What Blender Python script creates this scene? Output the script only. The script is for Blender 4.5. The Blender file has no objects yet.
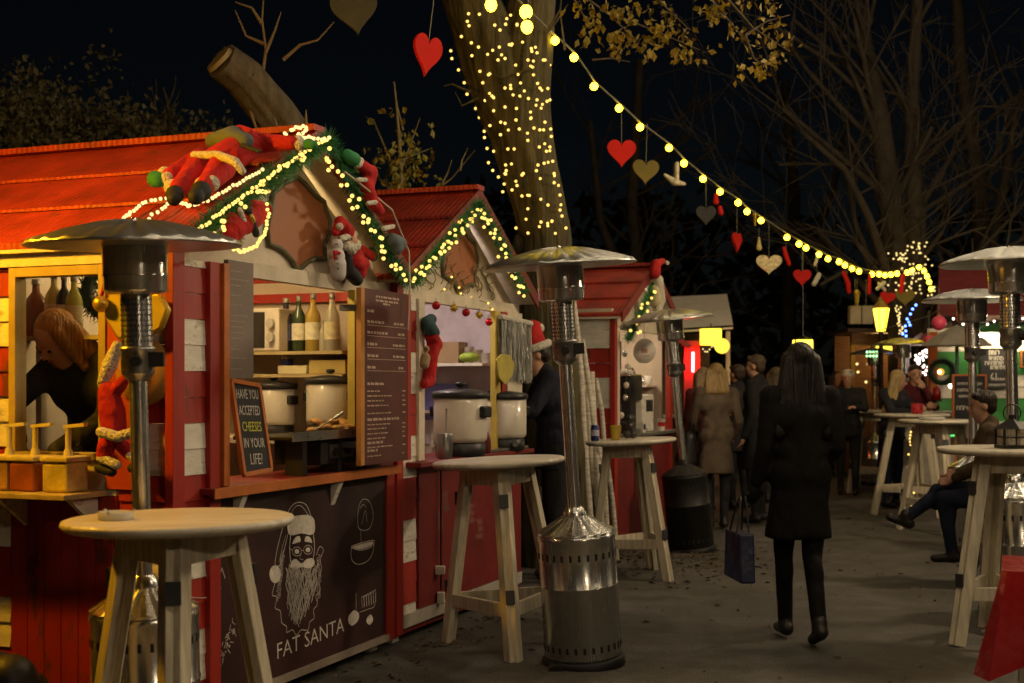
import bpy, bmesh, math, random
from mathutils import Vector, Matrix
random.seed(7)
V = Vector
R = math.radians
SC = bpy.context.scene
COL = SC.collection
CAMZ, CX, CY = 1.47, 512.0, 385.0
K = 1.45; FOC = 900.0 * K      # depths are written for a 900 px focal length and stretched by K

# ------------------------------------------------------------------ coordinates measured on the photo
def at(px, py, D):
    D = D * K
    return V(((px - CX) / FOC * D, D, CAMZ + (CY - py) / FOC * D))
def ray(px, py):
    return V(((px - CX) / FOC, 1.0, (CY - py) / FOC))
def hit(px, py, P, N):
    d = ray(px, py); o = V((0, 0, CAMZ))
    return o + d * ((V(P) - o).dot(N) / d.dot(N))
def gx(px, D):
    return V(((px - CX) / 900.0 * D, D * K, 0))

# ------------------------------------------------------------------ materials
MATS = {}
def pm(name, c, r=.6, m=0.0, var=.22, sc=5.0, bump=.0, bsc=60.0, st=(1, 1, 1), spec=.4, wear=None, coat=0, bd=.01, rv=True):
    if name in MATS: return MATS[name]
    k = bpy.data.materials.new(name); k.use_nodes = True
    nt = k.node_tree; nd = nt.nodes; ln = nt.links
    b = nd['Principled BSDF']
    b.inputs['Roughness'].default_value = r; b.inputs['Metallic'].default_value = m
    b.inputs['Specular IOR Level'].default_value = spec
    b.inputs['Coat Weight'].default_value = coat
    tc = nd.new('ShaderNodeTexCoord'); mp = nd.new('ShaderNodeMapping'); mp.inputs['Scale'].default_value = st
    ln.new(tc.outputs['Object'], mp.inputs['Vector'])
    n1 = nd.new('ShaderNodeTexNoise'); n1.inputs['Scale'].default_value = sc; n1.inputs['Detail'].default_value = 6; n1.inputs['Roughness'].default_value = .65
    ln.new(mp.outputs[0], n1.inputs['Vector'])
    rp = nd.new('ShaderNodeValToRGB'); e = rp.color_ramp.elements
    e[0].position = .3; e[1].position = .72
    e[0].color = tuple(max(0, x * (1 - var)) for x in c) + (1,)
    e[1].color = tuple(min(1, x * (1 + var)) for x in c) + (1,)
    ln.new(n1.outputs['Fac'], rp.inputs['Fac'])
    ln.new(rp.outputs[0], b.inputs['Base Color'])
    if wear:                        # chips and streaks of grime with their own shape
        nw = nd.new('ShaderNodeTexNoise'); nw.inputs['Scale'].default_value = wear[1]; nw.inputs['Detail'].default_value = 8; nw.inputs['Roughness'].default_value = .75; ln.new(mp.outputs[0], nw.inputs['Vector'])
        rw = nd.new('ShaderNodeValToRGB'); rw.color_ramp.elements[0].position = wear[2]; rw.color_ramp.elements[1].position = wear[2] + .07; rw.color_ramp.elements[0].color = (0, 0, 0, 1)
        ln.new(nw.outputs['Fac'], rw.inputs['Fac']); mw = nd.new('ShaderNodeMix'); mw.data_type = 'RGBA'; mw.inputs[7].default_value = tuple(wear[0]) + (1,)
        ml = nd.new('ShaderNodeMath'); ml.operation = 'MULTIPLY'; ml.inputs[1].default_value = wear[3]; ln.new(rw.outputs[0], ml.inputs[0]); ln.new(ml.outputs[0], mw.inputs[0])
        ln.new(rp.outputs[0], mw.inputs[6]); ln.new(mw.outputs[2], b.inputs['Base Color'])
    rr = nd.new('ShaderNodeMapRange'); rr.inputs['To Min'].default_value = max(.03, r - .12); rr.inputs['To Max'].default_value = min(1, r + .15)
    n3 = nd.new('ShaderNodeTexNoise'); n3.inputs['Scale'].default_value = sc * 2.3; n3.inputs['Detail'].default_value = 4
    ln.new(mp.outputs[0], n3.inputs['Vector']); ln.new(n3.outputs['Fac'], rr.inputs['Value'])
    if rv: ln.new(rr.outputs[0], b.inputs['Roughness'])
    if bump:
        n2 = nd.new('ShaderNodeTexNoise'); n2.inputs['Scale'].default_value = bsc; n2.inputs['Detail'].default_value = 3
        ln.new(mp.outputs[0], n2.inputs['Vector'])
        bp = nd.new('ShaderNodeBump'); bp.inputs['Strength'].default_value = bump; bp.inputs['Distance'].default_value = bd
        ln.new(n2.outputs['Fac'], bp.inputs['Height']); ln.new(bp.outputs[0], b.inputs['Normal'])
    MATS[name] = k
    return k
def em(name, c, s, sample=True):
    if name in MATS: return MATS[name]
    k = bpy.data.materials.new(name); k.use_nodes = True
    nt = k.node_tree; nt.nodes.remove(nt.nodes['Principled BSDF'])
    e = nt.nodes.new('ShaderNodeEmission'); e.inputs['Color'].default_value = tuple(c) + (1,); e.inputs['Strength'].default_value = s
    nt.links.new(e.outputs[0], nt.nodes['Material Output'].inputs['Surface'])
    k.cycles.emission_sampling = 'FRONT' if sample else 'NONE'
    MATS[name] = k
    return k
def glassm(name, c, rough=.05, tr=.85):
    """thin pane / bottle glass: mostly clear, reflecting at the surface"""
    if name in MATS: return MATS[name]
    k = bpy.data.materials.new(name); k.use_nodes = True
    nt = k.node_tree; nd = nt.nodes; b = nd['Principled BSDF']
    b.inputs['Base Color'].default_value = tuple(c) + (1,); b.inputs['Roughness'].default_value = rough
    t = nd.new('ShaderNodeBsdfTransparent'); t.inputs['Color'].default_value = tuple(c) + (1,)
    mx = nd.new('ShaderNodeMixShader'); mx.inputs[0].default_value = tr
    nt.links.new(b.outputs[0], mx.inputs[1]); nt.links.new(t.outputs[0], mx.inputs[2])
    nt.links.new(mx.outputs[0], nd['Material Output'].inputs['Surface'])
    MATS[name] = k
    return k

# ------------------------------------------------------------------ mesh builder
class MB:
    def __init__(s): s.v = []; s.f = []; s.mi = []; s.sm = []; s.m = 0; s.M = None
    def add(s, vs, fs, smooth=False):
        o = len(s.v)
        s.v += [(s.M @ V(p)) if s.M is not None else V(p) for p in vs]
        for f in fs: s.f.append([i + o for i in f]); s.mi.append(s.m); s.sm.append(smooth)
        return s
    def box(s, x0, x1, y0, y1, z0, z1):
        vs = [(x, y, z) for z in (z0, z1) for y in (y0, y1) for x in (x0, x1)]
        return s.add(vs, [(0, 2, 3, 1), (4, 5, 7, 6), (0, 1, 5, 4), (1, 3, 7, 5), (3, 2, 6, 7), (2, 0, 4, 6)])
    def beam(s, p0, p1, w, h, up=(0, 0, 1)):
        p0, p1 = V(p0), V(p1); d = (p1 - p0).normalized(); x = d.cross(V(up))
        if x.length < 1e-4: x = d.cross(V((1, 0, 0)))
        x.normalize(); y = x.cross(d).normalized(); vs = []
        for p in (p0, p1):
            for a, b in ((-1, -1), (1, -1), (1, 1), (-1, 1)): vs.append(p + x * (a * w / 2) + y * (b * h / 2))
        return s.add(vs, [(3, 2, 1, 0), (4, 5, 6, 7), (0, 1, 5, 4), (1, 2, 6, 5), (2, 3, 7, 6), (3, 0, 4, 7)])
    def tube(s, pts, r, n=8, cap=True, smooth=True):
        pts = [V(p) for p in pts]; k = len(pts)
        rs = list(r) if isinstance(r, (list, tuple)) else [r] * k
        t0 = (pts[1] - pts[0]).normalized(); x = t0.orthogonal().normalized(); vs = []
        for i, p in enumerate(pts):
            a = pts[max(0, i - 1)]; b = pts[min(k - 1, i + 1)]; t = (b - a)
            t = t.normalized() if t.length > 1e-9 else t0
            x = (x - t * x.dot(t)); x = x.normalized() if x.length > 1e-6 else t.orthogonal().normalized()
            y = t.cross(x)
            for j in range(n):
                an = 2 * math.pi * j / n; vs.append(p + (x * math.cos(an) + y * math.sin(an)) * rs[i])
        fs = [(i * n + j, i * n + (j + 1) % n, (i + 1) * n + (j + 1) % n, (i + 1) * n + j) for i in range(k - 1) for j in range(n)]
        s.add(vs, fs, smooth)
        if cap: s.add(vs[:n], [tuple(range(n))[::-1]]); s.add(vs[-n:], [tuple(range(n))])
        return s
    def cyl(s, p0, p1, r0, r1=None, n=16, smooth=True): return s.tube([p0, p1], [r0, r0 if r1 is None else r1], n, True, smooth)
    def sph(s, c, r, nu=12, nv=8, rot=None):
        c = V(c); r = V(r) if isinstance(r, (tuple, list, Vector)) else V((r, r, r)); vs = []; fs = []
        for i in range(nv + 1):
            th = math.pi * i / nv
            for j in range(nu):
                ph = 2 * math.pi * j / nu
                q = V((r.x * math.sin(th) * math.cos(ph), r.y * math.sin(th) * math.sin(ph), r.z * math.cos(th)))
                vs.append(c + (rot @ q if rot else q))
        for i in range(nv):
            for j in range(nu):
                a, b = i * nu + j, i * nu + (j + 1) % nu
                q = (a, a + nu, b + nu, b)
                if i == 0: q = (a, a + nu, b + nu)
                elif i == nv - 1: q = (a, a + nu, b)
                fs.append(q)
        return s.add(vs, fs, True)
    def cap(s, p0, p1, r0, r1=None, n=12):
        r1 = r0 if r1 is None else r1
        s.cyl(p0, p1, r0, r1, n); s.sph(p0, r0, n, 8); s.sph(p1, r1, n, 8); return s
    def lathe(s, prof, n=32, c=(0, 0, 0), smooth=True, M=None):
        c = V(c); vs = []; k = len(prof)
        for r, z in prof:
            for j in range(n):
                an = 2 * math.pi * j / n; q = V((r * math.cos(an), r * math.sin(an), z)); vs.append(c + (M @ q if M else q))
        fs = [(i * n + j, i * n + (j + 1) % n, (i + 1) * n + (j + 1) % n, (i + 1) * n + j) for i in range(k - 1) for j in range(n)]
        s.add(vs, fs, smooth)
        if prof[0][0] > 1e-4: s.add(vs[:n], [tuple(range(n))[::-1]])
        if prof[-1][0] > 1e-4: s.add(vs[-n:], [tuple(range(n))])
        return s
    def prism(s, pts, vec):
        pts = [V(p) for p in pts]; vec = V(vec); n = len(pts)
        a = V((0, 0, 0))
        for i in range(n): a += pts[i].cross(pts[(i + 1) % n])
        if a.dot(vec) < 0: pts.reverse()
        vs = pts + [p + vec for p in pts]
        return s.add(vs, [tuple(range(n))[::-1], tuple(range(n, 2 * n))] + [(i, (i + 1) % n, n + (i + 1) % n, n + i) for i in range(n)])
    def build(s, name, mats, parent=None, local=False, bev=0, remesh=0, smooth_it=4, sub=0):
        me = bpy.data.meshes.new(name)
        vs = s.v
        if parent is not None and not local:
            inv = wm(parent).inverted(); vs = [inv @ p for p in vs]
        me.from_pydata([tuple(p) for p in vs], [], s.f); me.update()
        for k in (mats if isinstance(mats, (list, tuple)) else [mats]): me.materials.append(k)
        me.polygons.foreach_set('material_index', s.mi); me.polygons.foreach_set('use_smooth', s.sm)
        o = bpy.data.objects.new(name, me); COL.objects.link(o)
        if parent is not None: o.parent = parent
        if bev:
            b = o.modifiers.new('b', 'BEVEL'); b.width = bev; b.segments = 2; b.limit_method = 'ANGLE'; b.angle_limit = R(40)
        if remesh:
            b = o.modifiers.new('r', 'REMESH'); b.mode = 'VOXEL'; b.voxel_size = remesh; b.use_smooth_shade = True
            b = o.modifiers.new('s', 'SMOOTH'); b.factor = .5; b.iterations = smooth_it
        return o
def wm(o):
    m = o.matrix_basis.copy()
    while o.parent is not None: o = o.parent; m = o.matrix_basis @ m
    return m
def tag(o, label=None, cat=None, group=None, kind=None):
    if label: o['label'] = label
    if cat: o['category'] = cat
    if group: o['group'] = group
    if kind: o['kind'] = kind
    return o
def thing(name, label, cat, M=None, group=None):
    o = bpy.data.objects.new(name, None); COL.objects.link(o); o.empty_display_size = .1
    if M is not None: o.matrix_basis = M if isinstance(M, Matrix) else Matrix.Translation(V(M))
    return tag(o, label, cat, group)
def kids(o): return [c for c in KIDMAP.get(o.name, [])]
def copy_tree(o, parent=None):
    c = o.copy(); COL.objects.link(c); c.parent = parent
    for ch in o.children: copy_tree(ch, c)
    return c
def text(body, M, size, mat, parent, ext=.0015, name='lettering', sx=1.0, align='CENTER', shear=0, thin=0):
    cu = bpy.data.curves.new(name, 'FONT'); cu.body = body; cu.size = size; cu.align_x = align; cu.align_y = 'CENTER'
    cu.extrude = ext; cu.offset = thin; cu.resolution_u = 2; cu.shear = shear; cu.materials.append(mat); cu.space_line = .95
    tmp = bpy.data.objects.new('tmp', cu); COL.objects.link(tmp); bpy.context.view_layer.update()
    me = bpy.data.meshes.new_from_object(tmp.evaluated_get(bpy.context.evaluated_depsgraph_get())); me.name = name
    bpy.data.objects.remove(tmp); bpy.data.curves.remove(cu)
    o = bpy.data.objects.new(name, me); COL.objects.link(o)
    if not me.materials: me.materials.append(mat)
    if parent is not None: o.parent = parent; o.matrix_basis = wm(parent).inverted() @ M @ Matrix.Diagonal((sx, 1, 1, 1))
    else: o.matrix_basis = M @ Matrix.Diagonal((sx, 1, 1, 1))
    return o
def axes(o, x, y, z):
    x, y, z = V(x), V(y), V(z)
    return Matrix(((x.x, y.x, z.x, o[0]), (x.y, y.y, z.y, o[1]), (x.z, y.z, z.z, o[2]), (0, 0, 0, 1)))
def tilt(loc, roll=0, pitch=0, rz=0, sink=0, sc=1):
    """base at loc; roll leans the top to the photo's left for positive values"""
    return Matrix.Translation(V(loc) - V((0, 0, sink))) @ Matrix.Rotation(R(-roll), 4, 'Y') @ Matrix.Rotation(R(pitch), 4, 'X') @ Matrix.Rotation(R(rz), 4, 'Z') @ Matrix.Scale(sc, 4)

# ------------------------------------------------------------------ palette
RED = pm('red_paint', (.34, .022, .012), .5, var=.35, sc=3, bump=.25, bsc=30, st=(1, 1, .3), wear=((.09, .03, .018), 6, .555, .85))
REDD = pm('red_paint_dark', (.17, .014, .012), .5, var=.3, sc=3, bump=.1)
ROOF = pm('roof_red', (.30, .027, .012), .55, var=.45, sc=4, bump=.5, bsc=25, wear=((.15, .03, .015), 6, .57, .7))
WHITE = pm('white_paint', (.70, .66, .57), .55, var=.2, sc=6, bump=.2, bsc=50, st=(1, 1, 3), wear=((.28, .22, .14), 5, .55, .75))
CREAM = pm('cream_board', (.62, .54, .41), .6, var=.2, sc=5, bump=.15, wear=((.3, .22, .12), 6, .62, .6))
BEIGE = pm('beige_lining', (.55, .46, .36), .65, var=.12, sc=4)
WOOD = pm('pine_wood', (.60, .53, .39), .48, var=.3, sc=4, bump=.08, bsc=50, st=(9, 9, .9), coat=.15)
TOPW = pm('table_top_wood', (.64, .58, .46), .42, var=.26, sc=3.5, bump=.08, bsc=60, st=(9, 1, 1), coat=.25, wear=((.32, .24, .14), .9, .60, .55))
STEEL = pm('brushed_steel', (.62, .61, .58), .22, .96, var=.1, sc=8, bump=.02, bsc=60, st=(6, 6, .3))
STEELD = pm('dark_steel', (.36, .35, .33), .3, .92, var=.15, sc=8)
BLACK = pm('black_plastic', (.014, .013, .013), .4, var=.3)
BLACKM = pm('black_iron', (.02, .019, .018), .5, .6, var=.3)
CHALK = pm('chalk_white', (.55, .50, .44), .9, var=.25, sc=30)
CHALKY = pm('chalk_yellow', (.55, .52, .08), .9, var=.2, sc=30)
BOARD = pm('chalkboard', (.022, .022, .024), .75, var=.5, sc=6)
PANEL = pm('dark_printed_panel', (.035, .012, .011), .5, var=.75, sc=1.6)
MENU = pm('menu_board_maroon', (.085, .02, .014), .55, var=.35, sc=3)
MENUG = pm('menu_board_grey', (.20, .155, .13), .6, var=.15, sc=4)
ORANGE = pm('orange_frame', (.45, .13, .025), .5, var=.25, sc=8)
GOLD = pm('gold_paint', (.52, .34, .05), .3, .6, var=.2)
SUIT = pm('red_felt', (.42, .012, .012), .9, var=.35, sc=9, bump=.9, bsc=22, bd=.02)
FUR = pm('white_fur', (.75, .70, .58), .95, var=.3, sc=60, bump=1.0, bsc=90, bd=.03)
GREEN = pm('green_felt', (.03, .20, .07), .85, var=.25, sc=12)
BOOT = pm('black_felt', (.02, .02, .022), .7, var=.3, sc=12)
SACK = pm('grey_sack', (.10, .12, .13), .85, var=.3, sc=8)
SKIN = pm('skin', (.50, .27, .17), .55, var=.1, sc=12)
GARL = pm('tinsel_green', (.03, .15, .04), .5, var=.6, sc=20)
BARK = pm('bark', (.068, .056, .022), .9, var=.75, sc=4, bump=2.5, bsc=7, st=(4, 4, .55))
BARKD = pm('bark_dark', (.036, .027, .017), .9, var=.4, sc=5, bump=.6, bsc=20)
BARKP = pm('bark_grey', (.10, .08, .05), .9, var=.4, sc=5, bump=.8, bsc=20, st=(3, 3, .5))
LEAFY = pm('leaf_yellow', (.22, .155, .010), .6, var=.6, sc=5)
LEAFO = pm('leaf_ochre', (.26, .12, .02), .6, var=.6, sc=5)
LEAFD = pm('leaf_dull', (.085, .075, .035), .7, var=.6, sc=3)
WIRE = pm('cable', (.20, .19, .13), .5, var=.1)
E_BULB = em('bulb_yellow', (1, .66, .02), 16)
E_BULBN = em('bulb_yellow_near', (1, .62, .10), 70)
E_LED = em('led_warm', (1, .62, .13), 1.9)
E_LEDW = em('led_white', (1, .70, .25), 1.6)
E_LEDB = em('led_blue', (.08, .18, 1), 9)
E_LEDR = em('led_red', (1, .05, .05), 4)
GLASS = glassm('window_glass', (.93, .94, .93), .04, .94)
_n = GLASS.node_tree.nodes; _g = _n.new('ShaderNodeBsdfGlossy'); _g.inputs['Roughness'].default_value = .03
GLASS.node_tree.links.new(_g.outputs[0], [x for x in _n if x.type == 'MIX_SHADER'][0].inputs[1])
for _m in ('brushed_steel',):
    _t = MATS[_m].node_tree; _b = _t.nodes['Principled BSDF']; _tg = _t.nodes.new('ShaderNodeTangent'); _tg.direction_type = 'RADIAL'; _tg.axis = 'Z'
    _t.links.new(_tg.outputs[0], _b.inputs['Tangent']); _b.inputs['Anisotropic'].default_value = .75; _b.inputs['Anisotropic Rotation'].default_value = .25
SKY_STRENGTH = .00042
LAMP1, LAMP2, LAMP3 = 120, 90, 130
LAMPA, LAMPB, LAMPC, OVER = 380, 100, 260, 150  # strengths of the unseen globe lamps and overhead cords added for light
# ------------------------------------------------------------------ camera, world
cam = bpy.data.cameras.new('camera'); cam.lens = FOC / 1024 * 36; cam.sensor_width = 36; cam.shift_y = (CY - 341.5) / 1024
cam.clip_end = 400; cam.clip_start = .05
co = bpy.data.objects.new('camera', cam); COL.objects.link(co); co.location = (0, 0, CAMZ); co.rotation_euler = (R(90), 0, 0)
SC.camera = co
cam.dof.use_dof = True; cam.dof.focus_distance = 6.6; cam.dof.aperture_fstop = 3.5
w = bpy.data.worlds.new('World'); SC.world = w; w.use_nodes = True
nt = w.node_tree; bg = nt.nodes['Background']
sk = nt.nodes.new('ShaderNodeTexSky'); sk.sky_type = 'NISHITA'; sk.sun_disc = False; sk.sun_elevation = R(25); sk.sun_rotation = R(200)
nt.links.new(sk.outputs[0], bg.inputs['Color']); bg.inputs['Strength'].default_value = SKY_STRENGTH
SC.view_settings.view_transform = 'Standard'; SC.view_settings.look = 'None'; SC.view_settings.exposure = .2; SC.view_settings.gamma = 1
SC.cycles.use_denoising = True
SC.cycles.sample_clamp_indirect = 3; SC.cycles.sample_clamp_direct = 0
SC.cycles.max_bounces = 6; SC.cycles.transparent_max_bounces = 12; SC.cycles.caustics_reflective = False; SC.cycles.caustics_refractive = False
SC.cycles.use_light_tree = True

# ------------------------------------------------------------------ ground
def asphalt():
    k = bpy.data.materials.new('asphalt'); k.use_nodes = True; nt = k.node_tree; nd = nt.nodes; ln = nt.links; b = nd['Principled BSDF']
    tc = nd.new('ShaderNodeTexCoord')
    def noise(s, d=5):
        n = nd.new('ShaderNodeTexNoise'); n.inputs['Scale'].default_value = s; n.inputs['Detail'].default_value = d; n.inputs['Roughness'].default_value = .65; ln.new(tc.outputs['Object'], n.inputs['Vector']); return n
    a = noise(.9); f = noise(90, 2); g = noise(4.5)
    r1 = nd.new('ShaderNodeValToRGB'); e = r1.color_ramp.elements; e[0].position = .32; e[1].position = .7; e[0].color = (.066, .061, .053, 1); e[1].color = (.145, .135, .118, 1)
    ln.new(a.outputs[0], r1.inputs[0])
    m = nd.new('ShaderNodeMix'); m.data_type = 'RGBA'; m.blend_type = 'MULTIPLY'; m.inputs[0].default_value = .75
    r2 = nd.new('ShaderNodeValToRGB'); e = r2.color_ramp.elements; e[0].position = .35; e[1].position = .68; e[0].color = (.45, .43, .4, 1); e[1].color = (1.3, 1.3, 1.3, 1)
    ln.new(f.outputs[0], r2.inputs[0]); ln.new(r1.outputs[0], m.inputs[6]); ln.new(r2.outputs[0], m.inputs[7])
    m2 = nd.new('ShaderNodeMix'); m2.data_type = 'RGBA'; m2.blend_type = 'MULTIPLY'; m2.inputs[0].default_value = .8
    r3 = nd.new('ShaderNodeValToRGB'); e = r3.color_ramp.elements; e[0].position = .42; e[1].position = .56; e[0].color = (.5, .46, .40, 1); e[1].color = (1, 1, 1, 1)
    ln.new(g.outputs[0], r3.inputs[0]); ln.new(m.outputs[2], m2.inputs[6]); ln.new(r3.outputs[0], m2.inputs[7]); ln.new(m2.outputs[2], b.inputs['Base Color'])
    vo = nd.new('ShaderNodeTexVoronoi'); vo.feature = 'DISTANCE_TO_EDGE'; vo.inputs['Scale'].default_value = .55
    wv = nd.new('ShaderNodeMix'); wv.data_type = 'VECTOR'; wv.inputs[0].default_value = .12; nv = noise(2.5, 6); ln.new(tc.outputs['Object'], wv.inputs[4]); ln.new(nv.outputs['Color'], wv.inputs[5]); ln.new(wv.outputs[1], vo.inputs['Vector'])
    rv = nd.new('ShaderNodeValToRGB'); e = rv.color_ramp.elements; e[0].position = .0; e[1].position = .012; e[0].color = (.8, .79, .78, 1); e[1].color = (1, 1, 1, 1); ln.new(vo.outputs['Distance'], rv.inputs[0])
    m3 = nd.new('ShaderNodeMix'); m3.data_type = 'RGBA'; m3.blend_type = 'MULTIPLY'; m3.inputs[0].default_value = 1; ln.new(m2.outputs[2], m3.inputs[6]); ln.new(rv.outputs[0], m3.inputs[7]); ln.new(m3.outputs[2], b.inputs['Base Color'])
    mr = nd.new('ShaderNodeMapRange'); mr.inputs['To Min'].default_value = .38; mr.inputs['To Max'].default_value = .95; ln.new(g.outputs[0], mr.inputs[0]); ln.new(mr.outputs[0], b.inputs['Roughness'])
    bp = nd.new('ShaderNodeBump'); bp.inputs['Strength'].default_value = .9; bp.inputs['Distance'].default_value = .02; ln.new(f.outputs[0], bp.inputs['Height']); ln.new(bp.outputs[0], b.inputs['Normal'])
    return k
mb = MB(); mb.add([(-150, -60, 0), (150, -60, 0), (150, 200, 0), (-150, 200, 0)], [(0, 1, 2, 3)])
tag(mb.build('ground', asphalt()), kind='structure')
# litter of brown leaves gathered near the third table and along the stalls
rng = random.Random(3); mb = MB()
for i in range(900):
    if i < 380: x, y = rng.gauss(1.5, .38), rng.gauss(7.6 * K, .6)
    elif i < 640:
        t = rng.random() * 6; x, y = -1.2 + .491 * t + rng.gauss(.05, .12), (3.8 + .871 * t) * K + rng.gauss(0, .1)
    else: x, y = rng.uniform(-.5, 4), rng.uniform(5.5, 16)
    a = rng.random() * 6.28; r = rng.uniform(.012, .032); c = V((x, y, .004)); u = V((math.cos(a), math.sin(a), 0)); v = V((-u.y, u.x, 0))
    mb.add([c - u * r, c - v * r * .5 + V((0, 0, rng.uniform(.002, .014))), c + u * r, c + v * r * .5 + V((0, 0, rng.uniform(.002, .018)))], [(0, 1, 2, 3)])
tag(mb.build('leaf_litter', pm('litter', (.10, .065, .03), .9, var=.6, sc=4)), kind='stuff')

# far-off wood: one dark mass of crowns closing the view beyond the market
rng = random.Random(30); mb = MB()
for i in range(46):
    x = -22 + i * 1.15 + rng.uniform(-.4, .4); y = 44 + rng.uniform(-3, 5); h = rng.uniform(4.5, 8.5)
    for k in range(150):
        z = rng.random() ** .8 * h; p = V((x + rng.gauss(0, 1.0), y + rng.gauss(0, .8), z)); d = V((rng.gauss(0, 1), rng.gauss(0, 1), rng.gauss(0, 1))).normalized(); u = d.orthogonal().normalized(); s = rng.uniform(.25, .6)
        mb.add([p - u * s * .5, p + d * s, p + u * s * .5, p - d * s * .6], [(0, 1, 2, 3)])
tag(mb.build('woods', pm('dark_foliage', (.035, .033, .02), .9, var=.6, sc=1)), kind='stuff')

# ------------------------------------------------------------------ bar tables: round top on a folding base of three hinged frames
IRON = pm('hinge_iron', (.12, .12, .13), .4, .8)
TABLE = None
def table_proto():
    t = thing('bar_table', None, 'table'); H = 1.03
    mb = MB(); pr = [(.0, H - .034), (.355, H - .034), (.372, H - .026), (.382, H - .015), (.378, H - .004), (.366, H), (0, H)]
    mb.lathe(pr, 72); mb.build('tabletop', TOPW, t, True)
    mb = MB()
    for k in range(4):   # boards' joints carved as thin dark strips under the top: battens
        pass
    zt = H - .036; rt, rb = .235, .43
    C = [(math.cos(R(a)), -math.sin(R(a))) for a in (0, 120, 240)]
    for i in range(3):
        j = (i + 1) % 3
        a, b = V((C[i][0], C[i][1], 0)), V((C[j][0], C[j][1], 0)); d = (b - a).normalized(); nrm = V((-d.y, d.x, 0))
        def pt(e, z, off):
            f = (zt - z) / zt; r = rt + (rb - rt) * f; base = (a if e == 0 else b) * r
            return base + d * (off if e == 0 else -off) + V((0, 0, z))
        for e in (0, 1):
            mb = MB(); p0, p1 = pt(e, 0, .045), pt(e, zt, .045); mb.beam(p1, p0, .062, .036, up=nrm); mb.build('leg', WOOD, t, True, bev=.004)
        mb = MB(); mb.beam(pt(0, zt - .05, .077), pt(1, zt - .05, .077), .026, .09); mb.build('apron', WOOD, t, True, bev=.003)
        mb = MB(); mb.beam(pt(0, .27, .077), pt(1, .27, .077), .026, .07); mb.build('stretcher', WOOD, t, True, bev=.003)
        for z in (zt - .17, .34):
            mb = MB(); q = a * (rt + (rb - rt) * (zt - z) / zt + .004); up = V((0, 0, 1)); mb.beam(q + V((0, 0, z - .035)), q + V((0, 0, z + .035)), .05, .012, up=a)
            mb.build('hinge', IRON, t, True)
    mb = MB(); mb.beam((0, 0, zt - .03), (0, 0, zt), .08, .08); mb.build('centre_block', WOOD, t, True)
    return t
def put_table(M, label):
    global TABLE
    if TABLE is None: TABLE = table_proto(); o = TABLE
    else: o = copy_tree(TABLE)
    o.matrix_basis = M; tag(o, label, None, 'round wooden bar tables'); return o
def tz(M, sz): return M @ Matrix.Diagonal((1, 1, sz, 1))
put_table(tz(tilt(gx(182, 2.92), .6, -.4, -80, .003, .97), 1.045), 'round bar table nearest the camera at left, ashtray on its top')
put_table(tz(tilt(gx(508, 5.05), 3.0, 0, -85, .02, .985), 1.06), 'round bar table with an empty top between second stall and shiny steel heater')
put_table(tz(tilt(gx(638, 6.95), 3.0, 0, -55, .018, .92), 1.13), 'round bar table holding the blue can, yellow pot and black bells')
put_table(tz(tilt(gx(1008, 5.2), 0, 0, -153, 0, 1.04), 1.035), 'large pale bar table at the right edge with a black lantern on it')
put_table(tilt(gx(941, 9.0), 0, 0, -100, 0, 1.09), 'bar table just behind the seated man, glass dish on its top')
put_table(tilt(gx(912, 10.2), 0, 0, -60, 0, 1.11), 'bar table at which the blonde woman and the dark haired man stand')
put_table(tilt(gx(868, 12.4), 0, 0, -20, 0, 1.09), 'farthest bar table, beside the man in the pale cap, with a red glass on it')

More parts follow.
